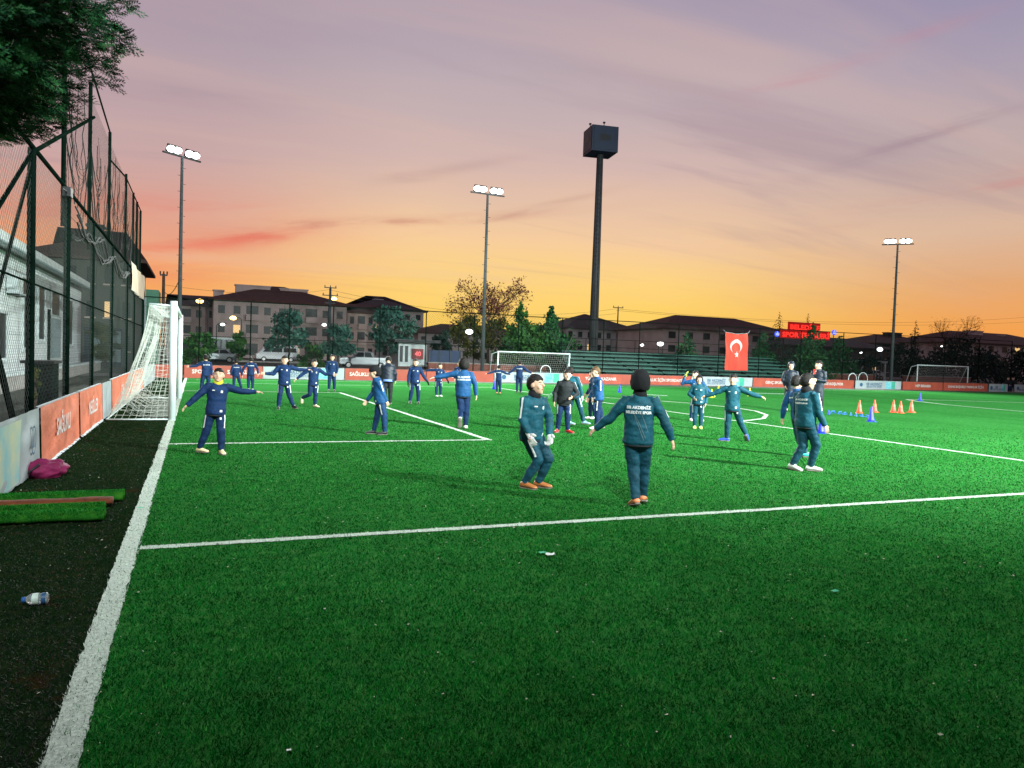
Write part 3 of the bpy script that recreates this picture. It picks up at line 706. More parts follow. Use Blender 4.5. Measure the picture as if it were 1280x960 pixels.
def apartment(label, x0, x1, y, depth, floors, fh, body, roof, rh, cols, lit=(), balc=(), z0=0.0, chim=(), bands=True, rotz=0.0, flat=False, group='houses beyond the pitch'):
    t = thing('apartment_building', label, 'building', (x0,y,z0), group); H = floors*fh
    mb = MB(); mb.box((x0,y,z0-.5), (x1,y+depth,z0+H)); mb.build('wall', body, t)
    mb = MB()
    if flat: mb.box((x0-.4,y-.4,z0+H), (x1+.4,y+depth+.4,z0+H+.4))
    else: hip_roof(mb, x0, x1, y, y+depth, z0+H+.26, rh, .9)
    rf = mb.build('roof', roof, t)
    for (cx_, w_, ch) in chim:
        mb = MB(); xx = x0+(x1-x0)*cx_; mb.box((xx-w_/2,y+depth*.35,z0+H+rh*.2), (xx+w_/2,y+depth*.35+1.6,z0+H+rh+ch)); mb.box((xx-w_/2-.15,y+depth*.35-.15,z0+H+rh+ch), (xx+w_/2+.15,y+depth*.35+1.75,z0+H+rh+ch+.2)); mb.build('chimney', body, rf)
    dxw = (x1-x0)/cols
    for f_ in range(floors):
        zc = z0+f_*fh
        if bands and f_:
            mb = MB(); mb.box((x0-.04,y-.09,zc-.12), (x1+.04,y-.003,zc+.12)); mb.build('floor_band', M_plast['cream'], t)
        for c_ in range(cols):
            xm = x0+dxw*(c_+.5)
            if c_ in balc:
                mb = MB(); mb.box((xm-dxw*.40,y-.02,zc+.5), (xm+dxw*.40,y-.006,zc+2.5)); mb.build('balcony_door', M_glass, t)
                if f_:
                    mb = MB(); mb.box((xm-dxw*.44,y-1.3,zc-.06), (xm+dxw*.44,y-.1,zc+.10)); mb.box((xm-dxw*.44,y-1.3,zc+.1), (xm+dxw*.44,y-1.2,zc+1.0)); mb.build('balcony', body, t)
                continue
            ww = min(.85, dxw*.22); mm = M_lit if (f_, c_) in lit else M_glass
            mb = MB(); mb.box((xm-ww,y-.015,zc+1.0), (xm+ww,y-.004,zc+2.35)); wn = mb.build('window', mm, t)
            mb = MB(); mb.box((xm-ww-.12,y-.14,zc+.86), (xm+ww+.12,y-.004,zc+.98)); mb.build('sill', M_plast['cream'], wn)
    return t
def xat(px, Y, py=445): return atY(px, py, Y).x
def zat(px, py, Y): return atY(px, py, Y).z
# left dark building behind the white house
Y = 74; x0, x1 = xat(30, Y), xat(168, Y)
apartment('dark roofed building looming behind the white house', x0, x1, Y, 14, 3, 2.9, M_plast['dark'], M_roofd, 3.3, 6, lit=((1,4),), chim=((.55,1.2,.3),), bands=False)
t = thing('shipping_container', 'dark blue container standing behind the left fence', 'container', (-7,58,0))
Y = 60; mb = MB(); mb.box((xat(105,Y),Y,-.03), (xat(152,Y),Y+2.4,2.7)); mb.build('shell', mat('container_blue', (.015,.025,.05), .6, var=.3, vscale=2, bump=.6, bscale=3, stretch=(8,1,.1)), t)
for px in (120,134,146):
    mb = MB(); mb.box((xat(px,Y)-.25,Y-.06,.3), (xat(px,Y)+.25,Y-.01,2.5)); mb.build('panel', M_shut, t)
t = thing('green_shed', 'small green sheeted shed beside the near goal net', 'shed', (-3,50,0))
Y = 50; mb = MB(); mb.box((xat(181,Y),Y,-.03), (xat(197,Y),Y+3,4.9)); mb.build('sheeting', mat('green_sheet', (.01,.09,.05), .5, var=.2, vscale=4), t)
mb = MB(); mb.box((xat(176,Y),Y-.3,2.0), (xat(182,Y),Y-.1,4.4)); mb.build('pale_board', M_wh, t)

# far apartments
Y = 138
apartment('large brown-roofed apartment block behind the trees on the left', xat(266,Y), xat(432,Y), Y, 20, 3, 3.25, M_plast['mauve'], M_tile, 3.4, 9, lit=((0,5),(1,1),(0,7)), balc=(2,6), chim=((.04,1.7,-1.4),(.30,6.0,-.2),(.62,5.0,-.4)))
Y = 150
apartment('darker low wing at the left end of the large brown-roofed block', xat(206,Y), xat(272,Y), Y, 18, 3, 3.0, M_plast['mauve'], M_tile2, 2.3, 4, balc=(1,))
Y = 142
apartment('right wing of the brown-roofed apartments with glazed balconies', xat(433,Y), xat(468,Y), Y, 16, 3, 2.95, M_plast['pink'], M_tile, 2.0, 3, balc=(1,))
Y = 182
apartment('apartment block with a peaked gable roof left of the bare tree', xat(432,Y), xat(528,Y), Y, 24, 4, 3.0, M_plast['grey'], M_tile2, 4.0, 7, lit=((2,2),), chim=((.5,2.2,-.9),(.88,.9,-3.0)))
Y = 150
apartment('long low house with a brown roof behind the scoreboard kiosk', xat(522,Y), xat(662,Y), Y, 14, 2, 2.95, M_plast['grey'], M_tile, 2.2, 11, lit=((0,2),))
Y = 158
apartment('pale apartment block right of the tall tower column', xat(706,Y), xat(800,Y), Y, 20, 3, 2.9, M_plast['grey'], M_tile2, 4.1, 8, lit=((1,2),), chim=((.36,1.4,-1.2),))
Y = 168
apartment('narrow block stepping down beside the big hip-roofed block', xat(800,Y), xat(822,Y), Y, 16, 3, 2.7, M_plast['mauve'], M_tile2, 1.2, 2)
Y = 128
apartment('big block with a wide dark hip roof behind the stand', xat(828,Y), xat(992,Y), Y, 18, 3, 2.75, M_plast['mauve'], M_tile, 3.4, 8, lit=((0,1),))
Y = 120
apartment('long grey-roofed low building behind the red neon letters', xat(985,Y), xat(1115,Y), Y, 14, 2, 2.9, M_plast['dark'], M_tile2, 2.2, 8, lit=((0,5),(0,6)))
Y = 135
apartment('dark hip-roofed house left of the bare tree on the right', xat(1098,Y), xat(1188,Y), Y, 18, 3, 2.6, M_plast['dark'], M_tile, 2.6, 6, chim=((.5,5.0,.6),))
Y = 120
apartment('dark-roofed house at the right edge behind the black trees', xat(1196,Y), xat(1340,Y), Y, 20, 3, 2.75, M_plast['mauve'], M_tile, 3.2, 9, lit=((2,4),), chim=((.38,5.0,.2),(.62,1.0,-.4)))

# =================================================================== TREES
def leafmats(nm, a, b, c): return [mat(nm+'_dark', a, .8, spec=.1), mat(nm+'_mid', b, .75, spec=.15), mat(nm+'_light', c, .7, spec=.2)]
L_olive = leafmats('olive_leaf', (.016,.060,.048), (.03,.10,.078), (.06,.15,.11))
L_green = leafmats('green_leaf', (.018,.07,.020), (.035,.13,.028), (.07,.19,.04))
L_con = leafmats('conifer_leaf', (.010,.055,.024), (.020,.10,.034), (.04,.16,.045))
L_dark = leafmats('dark_leaf', (.005,.016,.014), (.010,.028,.022), (.016,.045,.030))
L_yel = leafmats('yellowing_leaf', (.035,.045,.010), (.075,.080,.016), (.10,.10,.02))
L_aut = leafmats('autumn_leaf', (.16,.06,.045), (.24,.095,.065), (.30,.13,.09))
M_bark = mat('bark', (.055,.038,.028), .95, var=.4, vscale=8, bump=.8, bscale=20, stretch=(1,1,.2))
def leaf_cloud(clumps, n, size, elong=1.6, droop=0.0):
    """small folded leaf-sprays scattered through a set of clump ellipsoids"""
    w_ = np.array([c[3]*c[4]*c[5] for c in clumps])**.75; ci = rng.choice(len(clumps), n, p=w_/w_.sum()); C = np.array(clumps)[ci]
    d = rng.normal(size=(n, 3)); d /= np.linalg.norm(d, axis=1)[:, None]; r = rng.random(n)**.45*(1+.18*rng.normal(size=n))
    P = C[:, :3]+d*r[:, None]*C[:, 3:6]
    a = rng.normal(size=(n, 3)); a[:, 2] -= droop; a = a+d*.8; a /= np.linalg.norm(a, axis=1)[:, None]
    b = np.cross(a, rng.normal(size=(n, 3))); b /= np.linalg.norm(b, axis=1)[:, None]
    s_ = size*(.5+rng.random(n))[:, None]
    V = np.empty((n*4, 3)); V[0::4] = P-a*s_*elong*.5; V[1::4] = P+b*s_*.42; V[2::4] = P+a*s_*elong*.5; V[3::4] = P-b*s_*.42
    return V, np.arange(n*4).reshape(-1, 4), ci
def tree(label, x, y, h, rad, leaves, n, size, crown0=.28, kind='round', group='trees beyond the fence', name='tree', z0=0.0, cat='tree'):
    t = thing(name, label, cat, (x,y,z0), group); mb = MB(); tr = max(.06, h*.022)
    pts = [Vector((x+.04*h*noise.noise(Vector((i*.7, x, y))), y+.04*h*noise.noise(Vector((i*.7, y, x))), z0+h*(.0 if i == 0 else i/6*.85))) for i in range(7)]
    mb.tube(pts, [tr*(1-.14*i) for i in range(7)], 8); mb.build('trunk', M_bark, t, True)
    cl = []
    mb = MB()
    if kind == 'round':
        k_ = 16
        for i in range(k_):
            a = i*2.4+rng.random(); e = rng.random(); rr = rad*(.35+.5*rng.random())*math.sin(PI*(.25+.65*e)); zz = z0+h*(crown0+(1-crown0)*(.10+.80*e))
            c = (x+math.cos(a)*rr, y+math.sin(a)*rr, zz); s_ = rad*(.26+.20*rng.random()); cl.append((*c, s_, s_, s_*.8))
            st_ = pts[min(6, 2+int(e*4))]; mb.tube([st_, (st_+Vector(c))/2+Vector((0,0,.06*h)), Vector(c)], [tr*.4, tr*.25, tr*.1], 5)
    elif kind == 'cone':
        k_ = 22
        for i in range(k_):
            e = (i+rng.random()*.5)/k_; rr = rad*(1-e)**.9*(.72+.5*rng.random()); a = i*2.4+rng.random(); zz = z0+h*(crown0+(1-crown0)*e*.96)
            c = (x+math.cos(a)*rr*.6, y+math.sin(a)*rr*.6, zz); s_ = rad*(.42*(1-e)+.07); cl.append((*c, s_*1.1, s_*1.1, s_*.55+.06*h*.5))
            mb.tube([(x,y,zz+.1), (x+math.cos(a)*rr, y+math.sin(a)*rr, zz-.05*h*(1-e))], [tr*.25, tr*.06], 4)
        cl.append((x,y,z0+h*.97, rad*.04, rad*.04, h*.04))
    elif kind == 'mass':
        k_ = 20
        for i in range(k_):
            a = i*2.4; e = rng.random()**1.2; rr = rad*(.2+.75*rng.random()); zz = z0+h*(.12+.78*e*(1-.35*(rr/rad)**2)); s_ = rad*(.22+.16*rng.random())
            cl.append((x+math.cos(a)*rr, y+math.sin(a)*rr*.6, zz, s_*1.1, s_, s_*.8))
            mb.tube([pts[2], (x+math.cos(a)*rr*.6, y+math.sin(a)*rr*.4, (zz+z0+h*.3)/2), (x+math.cos(a)*rr, y+math.sin(a)*rr*.6, zz)], [tr*.4, tr*.2, tr*.08], 4)
    elif kind == 'bare':
        def br(p, d, L, r, lev):
            q = p+d*L; m_ = (p+q)/2+Vector(rng.normal(size=3))*L*.05; mb.tube([p, m_, q], [r, r*.8, r*.6], 5 if lev < 2 else 3, cap=False)
            if lev >= 4: cl.append((q.x,q.y,q.z, L*.7, L*.7, L*.7)); return
            for i in range(4 if lev < 2 else 3):
                dd = (d+Vector(rng.normal(size=3))*.42+Vector((0,0,.12))).normalized(); br(p+(q-p)*(.55+.45*rng.random()), dd, L*(.62+.2*rng.random()), r*.52, lev+1)
        for i in range(6):
            a = i*1.05; br(pts[2+i % 3], Vector((math.cos(a)*.7, math.sin(a)*.7, .9)).normalized(), h*.27, tr*.5, 0)
    mb.build('limbs', M_bark, t)
    if n:
        V, F, ci = leaf_cloud(cl, n, size); tone = rng.random(len(cl))
        mi = np.clip((tone[ci]*1.5+rng.random(n)*1.5), 0, 2.99).astype(int); np_mesh('crown', V, F, leaves, t, mi)
    return t
def T(px0, px1, pytop, Y, leaves, n, size, kind, label, **kw):
    pc = (px0+px1)/2; x = xat(pc, Y); h = zat(pc, pytop, Y); rad = abs(xat(px1, Y)-xat(px0, Y))/2
    return tree(label, x, Y, h, rad, leaves, n, size, kind=kind, **kw)
T(333,388,386, 62, L_olive, 2600, .20, 'round', 'rounded blue-green tree in front of the left apartments, left of the utility pole')
T(402,442,398, 60, L_olive, 2200, .19, 'round', 'small blue-green tree just right of the utility pole', crown0=.15)
T(456,518,384, 62, L_olive, 3400, .20, 'round', 'largest blue-green tree, behind the pickup truck')
T(226,268,398, 66, L_green, 1500, .24, 'mass', 'dark green bush-like tree just right of the near goalpost')
T(283,312,412, 68, L_green, 1200, .2, 'round', 'small dark tree left of the white van', crown0=.1)
T(374,412,415, 66, L_green, 1300, .2, 'mass', 'low dark tree between the two smaller blue-green trees')
T(538,566,412, 70, L_dark, 1300, .22, 'round', 'small dark tree right of the scoreboard kiosk', crown0=.1)
T(560,608,392, 76, L_yel, 1800, .22, 'round', 'thin yellowing tree left of the middle floodlight mast', crown0=.2)
T(598,640,396, 78, L_yel, 1500, .22, 'round', 'dim yellowing tree right of the middle floodlight mast', crown0=.2)
T(571,645,360, 84, L_aut, 3300, .16, 'bare', 'wide bare autumn tree with reddish leaves behind the middle floodlight mast', name='autumn_tree')
T(614,684,376, 62, L_green, 8000, .22, 'cone', 'bushy green conifer left of the tower, taller of the pair', name='conifer', crown0=.02)
T(650,724,382, 60, L_con, 8000, .22, 'cone', 'broad green conifer nearest the left side of the tower', name='conifer', crown0=.02)
T(632,716,402, 61, L_green, 5200, .22, 'mass', 'wide bushy green shrubbery joining the two conifers left of the tower')
T(835,880,413, 58, L_con, 1800, .16, 'cone', 'small conifer rising behind the middle of the stand', name='conifer', crown0=.15)
T(932,975,413, 60, L_con, 1800, .18, 'cone', 'conifer just right of the hanging flag', name='conifer', crown0=.1)
T(955,996,424, 62, L_dark, 1200, .2, 'mass', 'dark bush between the flag conifer and the neon letters')
T(986,1044,402, 56, L_con, 3400, .18, 'cone', 'pointed conifer standing in front of the red neon letters', name='conifer', crown0=.05)
T(1024,1072,418, 58, L_con, 2800, .18, 'cone', 'shorter conifer right of the red neon letters', name='conifer', crown0=.05)
T(1068,1100,440, 60, L_dark, 900, .2, 'mass', 'low dark bush left of the right floodlight mast')
T(1116,1160,424, 70, L_dark, 1800, .24, 'mass', 'dark tree right of the right floodlight mast')
T(1144,1194,419, 72, L_dark, 1800, .24, 'mass', 'dark leafy tree behind the right goal')
T(1176,1234,423, 66, L_dark, 2200, .24, 'mass', 'black-green tree right of the right goal')
T(1218,1274,426, 62, L_dark, 2400, .24, 'mass', 'black-green tree behind the seated spectators')
T(1258,1320,420, 66, L_dark, 2400, .24, 'mass', 'dark tree cut by the right edge of the photo')
T(1160,1218,406, 104, L_aut, 500, .14, 'bare', 'bare rounded treetop above the roofs on the right', name='bare_tree')
T(1136,1150,398, 110, L_dark, 300, .2, 'cone', 'thin dark spire-like tree above the roofs on the right', name='conifer', crown0=.5)
T(962,982,388, 118, L_dark, 160, .18, 'cone', 'wispy treetop above the wide hip roof', name='conifer', crown0=.6)
T(1000,1016,390, 118, L_dark, 120, .18, 'cone', 'wispy treetop above the red neon letters', name='conifer', crown0=.6)
T(112,150,395, 56, L_yel, 1400, .2, 'mass', 'yellow-green lit tree between the dark building and the left fence')
T(-30,16,470, 33, L_green, 500, .12, 'mass', 'low bush by the white house wall at the left edge', cat='bush', name='bush')
T(34,52,452, 19.5, L_yel, 260, .07, 'round', 'thin leafy sapling climbing the fence post before the white house', cat='plant', name='sapling', crown0=.0)

# near overhanging conifer --------------------------------------------------
TX, TY = -3.3, 8.2
t = thing('cypress_tree', 'dark green cypress whose sprays hang over the top left of the view', 'tree', (TX,TY,0))
mb = MB(); mb.tube([(TX,TY,-.05),(TX+.05,TY,2.5),(TX-.03,TY+.1,6),(TX,TY,9.5)], [.22,.19,.12,.03], 12); mb.build('trunk', M_bark, t, True)
SP = []; mb = MB()
LM = []
for i in range(190):
    z = 3.5+4.0*rng.random(); LM.append((rng.random()*2*PI, z, (2.3 if z > 4.3 else 1.9)*(.7+.3*rng.random())))
for i in range(420):
    z = 3.66+2.6*rng.random()**1.15; a = -.95+2.0*rng.random(); Rm = 2.5 if z < 4.0 else (2.7 if z < 4.3 else 3.08); LM.append((a, z, Rm*(.62+.38*rng.random()**.7)*(1 if z < 5.2 else 1-.10*(z-5.2))))
for a, z, R in LM:
    d = Vector((math.cos(a), math.sin(a), 0)); st_ = Vector((TX,TY,z-.35)); pts = [st_+d*(R*q)+Vector((0,0,.35*math.sin(PI*.6*q)+.10*noise.noise(Vector((a*3,q*3,z))))) for q in (0,.25,.5,.75,1)]
    mb.tube(pts, [.026,.020,.014,.009,.003], 4, cap=False)
    side = d.cross(Vector((0,0,1)))
    for k_ in range(13):
        q = .34+.66*k_/12; p = st_+d*(R*q)+Vector((0,0,.35*math.sin(PI*.6*q)))
        for sgn in (-1, 1, 0):
            dir_ = (d*(.75+.3*rng.random())+side*(sgn*(.65+.4*rng.random()))+Vector((0,0,.25*rng.normal()-.05))).normalized(); SP.append((*p, *dir_, .27*(1.15-.45*q)*(.6+.7*rng.random())))
mb.build('limbs', M_bark, t)
A_ = np.array(SP); n_ = len(A_); P = A_[:, :3]; Dd = A_[:, 3:6]; Ln = A_[:, 6:7]
nrm = np.cross(Dd, rng.normal(size=(n_, 3))); nrm /= np.linalg.norm(nrm, axis=1)[:, None]; sv = np.cross(Dd, nrm); tone = rng.integers(0, 3, n_)
VV = []; MM = []
for j in range(11):
    q = j/11; b0 = P+Dd*Ln*q*.95; sg = (1 if j % 2 else -1)*(0 if j == 10 else 1)
    ln = Ln*(.50-.30*q); dd = Dd*.80+sv*sg*.60+nrm*(.14*rng.normal(size=(n_, 1))); wv = np.cross(dd, nrm)*.0050
    VV.append(np.stack([b0-wv*.6, b0+dd*ln*.5-wv, b0+dd*ln, b0+dd*ln*.5+wv], 1)); MM.append(np.clip(tone+rng.integers(-1, 2, n_), 0, 2))
    for e_ in (.30, .55, .78):
        for s2 in (-1, 1):
            c0 = b0+dd*ln*e_; d2 = dd*.75+np.cross(dd, nrm)*s2*.55; wv2 = np.cross(d2, nrm)*.0038
            VV.append(np.stack([c0-wv2, c0+d2*ln*.17-wv2, c0+d2*ln*.36, c0+d2*ln*.17+wv2], 1)); MM.append(MM[-1])
V = np.concatenate(VV).reshape(-1, 3); L_cyp = leafmats('cypress_leaf', (.005,.028,.013), (.010,.060,.020), (.020,.11,.030))
np_mesh('crown', V, np.arange(len(V)).reshape(-1, 4), L_cyp, t, np.concatenate(MM))

# =================================================================== TOWER
M_tow = mat('tower_blue', (.010,.022,.050), .55, .1, var=.2, vscale=.6)
M_shaft = mat('tower_shaft', (.05,.055,.06), .7, 0, var=.2, vscale=.8)
t = thing('tower', 'tall dark column topped by a cube box, behind the left end of the stand', 'tower', (39.08,70,0))
mb = MB(); mb.tube([(39.08,70,-.05),(39.08,70,23.0)], [.50,.34], 24); sh = mb.build('shaft', M_shaft, t, True)
th = .62
mb = MB(); c_, s_ = math.cos(th+PI/4), math.sin(th+PI/4)
hw = 1.42; ux = Vector((c_, s_, 0)); uy = Vector((-s_, c_, 0)); cc = Vector((39.08,70,24.35)); mb.obox(cc, ux*hw, uy*hw, Vector((0,0,1.30))); cu = mb.build('cube_box', M_tow, t)
for d in (ux, uy, -ux, -uy):
    o_ = d.cross(Vector((0,0,1))); mb = MB(); mb.obox(cc+d*(hw+.02), o_*(hw*.86), Vector((0,0,1.1)), d*.02); mb.build('sign_panel', M_tow, cu)
    mb = MB(); mb.obox(cc+d*(hw+.045)+Vector((0,0,.1)), o_*.55, Vector((0,0,.30)), d*.006); mb.build('dark_emblem', M_dark, cu)
lx = Vector((-.35,-1,0)).normalized()
for sg in (-.16,.16):
    mb = MB(); mb.tube([Vector((39.08,70,1))+lx*.62+Vector((sg,0,0)), Vector((39.08,70,22.9))+lx*.46+Vector((sg,0,0))], .02, 5); mb.build('ladder_rail', M_dark, t)
for i in range(48):
    q = Vector((39.08,70,1.2+.45*i))+lx*(.62-.16*i/48); mb = MB(); mb.tube([q-Vector((.16,0,0)), q+Vector((.16,0,0))], .014, 4); mb.build('ladder_rung', M_dark, t)
for d in (ux*1.1, -ux*.9, uy*1.2):
    mb = MB(); q = cc+d+Vector((0,0,1.3)); mb.tube([q, q+Vector((0,0,.4))], .04, 6); mb.obox(q+Vector((0,0,.45)), (.10,0,0), (0,.10,0), (0,0,.07)); mb.build('corner_lamp', M_dark, t)
mb = MB(); mb.tube([(39.08,70,0),(39.08,70,1.2)], [.9,.7], 16); mb.build('foundation', M_kerb, t)

# =================================================================== STAND, FLAG
M_plank = mat('green_plank', (.014,.07,.055), .55, var=.35, vscale=2, stretch=(.3,1,1))
M_seat = mat('green_bench', (.03,.16,.12), .5, var=.3, vscale=2, stretch=(.3,1,1))
t = thing('spectator_stand', 'low green stepped stand of long bench rows behind the far boards', 'stand', (26.4,49,0))
for i in range(7):
    y = 49+.8*i; z = .45+.30*i; xl = 26.3+.22*i; xr = 48.8
    mb = MB(); mb.box((xl,y,z-.05), (xr,y+.32,z)); mb.build('bench_row', M_seat, t)
    mb = MB(); mb.box((xl,y+.34,z-.30), (xr,y+.78,z-.26)); mb.build('footboard', M_plank, t)
    mb = MB(); mb.box((xl,y+.80,z-.27), (xr,y+.83,z+.02)); mb.build('riser', M_plank, t)
for i in range(9):
    x = 26.5+2.78*i; mb = MB(); mb.add([(x,48.95,0),(x,54.8,0),(x,54.8,2.1),(x,48.95,.2),(x+.06,48.95,0),(x+.06,54.8,0),(x+.06,54.8,2.1),(x+.06,48.95,.2)], [(0,1,2,3),(7,6,5,4),(0,4,5,1),(1,5,6,2),(2,6,7,3),(3,7,4,0)]); mb.build('support', M_gpole, t)
for i in range(10):
    x = 27.6+2.35*i; mb = MB(); mb.tube([(x,54.7,2.0),(x,54.7,3.3)], .025, 6); mb.build('rail_post', M_gpole, t)
for z in (2.65, 3.3):
    mb = MB(); mb.tube([(27.6,54.7,z),(48.75,54.7,z)], .022, 6); mb.build('guard_rail', M_gpole, t)
for s0 in (26.9,):
    for k_ in (0, .5):
        mb = MB(); mb.tube([atY(648+52, 455, 49)+Vector((0,0,0)), (28.2,53.5,3.2+k_)], .028, 6); mb.build('stair_rail', M_wirel, t)

M_flag = mat('flag_red', (.62,.055,.030), .7, var=.2, vscale=1.2, bump=.3, bscale=4, stretch=(2,1,.3))
fx0, fx1, fz0, fz1, FY = 37.75, 39.9, 1.12, 4.02, 46.86
t = thing('flag', 'red flag with a white crescent and star hung upright on the back fence', 'flag', (fx0,FY,fz0))
def flag_off(x, z): return -.07*math.sin((x-fx0)*6+z*.9)-.03*math.sin(z*3+x*2)-.06
mb = MB(); nu, nv = 20, 20
vs = [(fx0+(fx1-fx0)*i/nu, FY+flag_off(fx0+(fx1-fx0)*i/nu, fz0+(fz1-fz0)*j/nv), fz0+(fz1-fz0)*j/nv-(.12*math.sin(PI*i/nu) if j == nv else 0)) for i in range(nu+1) for j in range(nv+1)]
mb.add(vs, [(i*(nv+1)+j, (i+1)*(nv+1)+j, (i+1)*(nv+1)+j+1, i*(nv+1)+j+1) for i in range(nu) for j in range(nv)]); mb.build('cloth', M_flag, t, True)
# upright hanging: crescent above, star below inside its opening
mb = MB(); cx0, cz0, Ro, Ri, sh_ = (fx0+fx1)/2-.02, fz0+1.83, .56, .45, .14
n_ = 40; outer = []; inner = []
# the crescent opens downwards towards the star
a_open = math.acos(max(-1, min(1, (Ro**2+sh_**2-Ri**2)/(2*Ro*sh_))))
for i in range(n_+1):
    a = -PI/2+a_open+(2*PI-2*a_open)*i/n_; outer.append((cx0+Ro*math.cos(a), cz0+Ro*math.sin(a)))
a0 = math.atan2(outer[0][1]-(cz0-sh_), outer[0][0]-cx0); a1 = math.atan2(outer[-1][1]-(cz0-sh_), outer[-1][0]-cx0)
if a1 < a0: a1 += 2*PI
for i in range(n_+1):
    a = a0+(a1-a0)*i/n_; inner.append((cx0+Ri*math.cos(a), cz0-sh_+Ri*math.sin(a)))
P_ = outer+inner; mb.add([(x, FY+flag_off(x, z)-.012, z) for x, z in P_], [(i, i+1, n_+1+i+1, n_+1+i) for i in range(n_)]); mb.build('crescent', M_txtw, t)
mb = MB(); sx_, sz_ = cx0+.02, cz0-.62; pp = []
for i in range(10):
    r_ = .27 if i % 2 == 0 else .105; a = PI/2+i*PI/5; pp.append((sx_+r_*math.cos(a), sz_+r_*math.sin(a)))
mb.add([(sx_, FY+flag_off(sx_, sz_)-.012, sz_)]+[(x, FY+flag_off(x, z)-.012, z) for x, z in pp], [(0, 1+i, 1+(i+1) % 10) for i in range(10)]); mb.build('star', M_txtw, t)
mb = MB(); mb.tube([(fx0-.2,FY,4.2),(fx0,FY-.03,4.02),((fx0+fx1)/2,FY-.03,3.93),(fx1,FY-.03,4.02),(fx1+.2,FY,4.25)], .015, 5); mb.build('cord', M_wh, t)

# =================================================================== FAR GOALS
def small_goal(label, x0, x1, y, h, dep):
    t = thing('small_goal', label, 'goal', (x0,y,0), 'smaller goals behind the far boards')
    for x in (x0, x1):
        mb = MB(); mb.tube([(x,y,-.02),(x,y,h)], .045, 10); mb.build('goalpost', M_goal, t, True)
        mb = MB(); mb.tube([(x,y,h),(x-.28*(1 if x == x0 else -1),y+dep*.35,h*.92),(x-.15*(1 if x == x0 else -1),y+dep,0.02)], .02, 6); mb.build('net_stay', M_goal, t, True)
    mb = MB(); mb.tube([(x0-.045,y,h),(x1+.045,y,h)], .045, 10); mb.build('crossbar', M_goal, t, True)
    mb = MB(); mb.tube([(x0,y+dep,.02),(x1,y+dep,.02)], .02, 6); mb.build('ground_bar', M_goal, t)
    net_sheet(lambda u, v: (x0+(x1-x0)*u, y+.02+dep*(v**1.4)+.03*noise.noise(Vector((u*9, v*5, 0))), h*(1-v)+.02), 34, 14, .004).build('back_net', M_cord, t)
    return t
small_goal('white far goal facing the camera, left of the stand', 18.25, 23.35, 44.7, 1.9, 1.1)
small_goal('thin white goal among the dark trees on the right', 56.5, 62.7, 45.2, 2.03, 1.1)
for (px, Y, r_, lb) in ((682,44.2,.36,'white hoop arch standing in the mouth of the far goal'), (1066,44.6,.42,'white hoop arch behind the board joint near the right mast'), (1079,45.4,.5,'paler low hoop arch just left of the right mast')):
    x = xat(px, Y, 465); t = thing('hoop_arch', lb, 'mini goal', (x,Y,0), 'small hoop arches behind the boards')
    mb = MB(); mb.tube([(x-r_,Y,0),(x-r_,Y,.75)]+[(x-r_*math.cos(a),Y,.75+r_*math.sin(a)) for a in [i*PI/12 for i in range(1,12)]]+[(x+r_,Y,.75),(x+r_,Y,0)], .026, 8); mb.build('hoop', M_goal, t, True)
    mb = MB(); mb.box((x-r_-.05,Y-.08,0), (x+r_+.05,Y+.08,.03)); mb.build('foot_bar', M_goal, t)

# =================================================================== CONES AND TRAINING GEAR
def cone_proto(nm, c, c2=None, base=.13, h=.42, tag_=''):
    m_ = mat(nm, c, .45, var=.1, vscale=6); t = thing('training_cone', 'cone', 'cone', (0,0,0))
    mb = MB(); mb.tube([(0,0,.012),(0,0,.05),(0,0,h*.93),(0,0,h)], [base*.80,base*.66,.022,.014], 20); mb.build('body', m_, t, True)
    mb = MB(); mb.box((-base*.86,-base*.86,0), (base*.86,base*.86,.012)); mb.build('base', m_, t)
    if c2:
        mb = MB(); za, zb = h*.45, h*.66; ra = base*.66+(.022-base*.66)*((za-.05)/(h*.93-.05)); rb = base*.66+(.022-base*.66)*((zb-.05)/(h*.93-.05))
        mb.tube([(0,0,za),(0,0,zb)], [ra+.003, rb+.003], 20, cap=False); mb.build('pale_highlight', mat('highlight_pale', (.78,.15,.08), .5), t)  # paler ring paints the highlight on the orange cones
    return t
def put_cones(proto, items, grp):
    for i, (px, py, hh, lb) in enumerate(items):
        g_ = ground(px, py); t = proto if i == 0 else dup(proto, (g_.x,g_.y,0), lb)
        t.location = (g_.x,g_.y,0); t.rotation_euler = (0,0,rng.random()*1.5); t['label'] = lb; t['group'] = grp; k_ = hh/.42; t.scale = (k_*.95,k_*.95,k_)
put_cones(cone_proto('cone_blue', (.012,.025,.62)), [(1026,541.5,.44,'nearest blue cone on the white penalty box line right of the walking boy'), (1088.7,527,.45,'blue cone in front of the row of orange cones'), (1150,501,.42,'farthest right blue cone by the halfway line'), (774.5,490.5,.40,'blue cone left of the beanie of the nearest boy'), (617.5,486.5,.40,'blue cone beside the boy in orange shoes near the far goal'), (1035.8,518,.16,'tiny blue cone left of the orange cones')], 'blue training cones')
put_cones(cone_proto('cone_orange', (.72,.07,.025), True), [(1074,516.3,.46,'leftmost orange cone of the row on the right'), (1093,515.2,.45,'orange cone directly behind the blue cone'), (1116.5,515.6,.46,'third orange cone from the left in the row'), (1125.5,516.3,.44,'fourth orange cone from the left in the row'), (1139,515.6,.46,'rightmost orange cone of the row')], 'orange training cones')
put_cones(cone_proto('cone_yellow', (.75,.68,.03)), [(898,491,.42,'yellow cone left of the boy with spread arms'), (889.5,497,.40,'yellow cone beside the goalkeeper gloves of the hat boy'), (937,495,.42,'yellow cone behind the hand of the boy with spread arms')], 'yellow training cones')
M_hb = mat('hurdle_blue', (.02,.14,.60), .5)
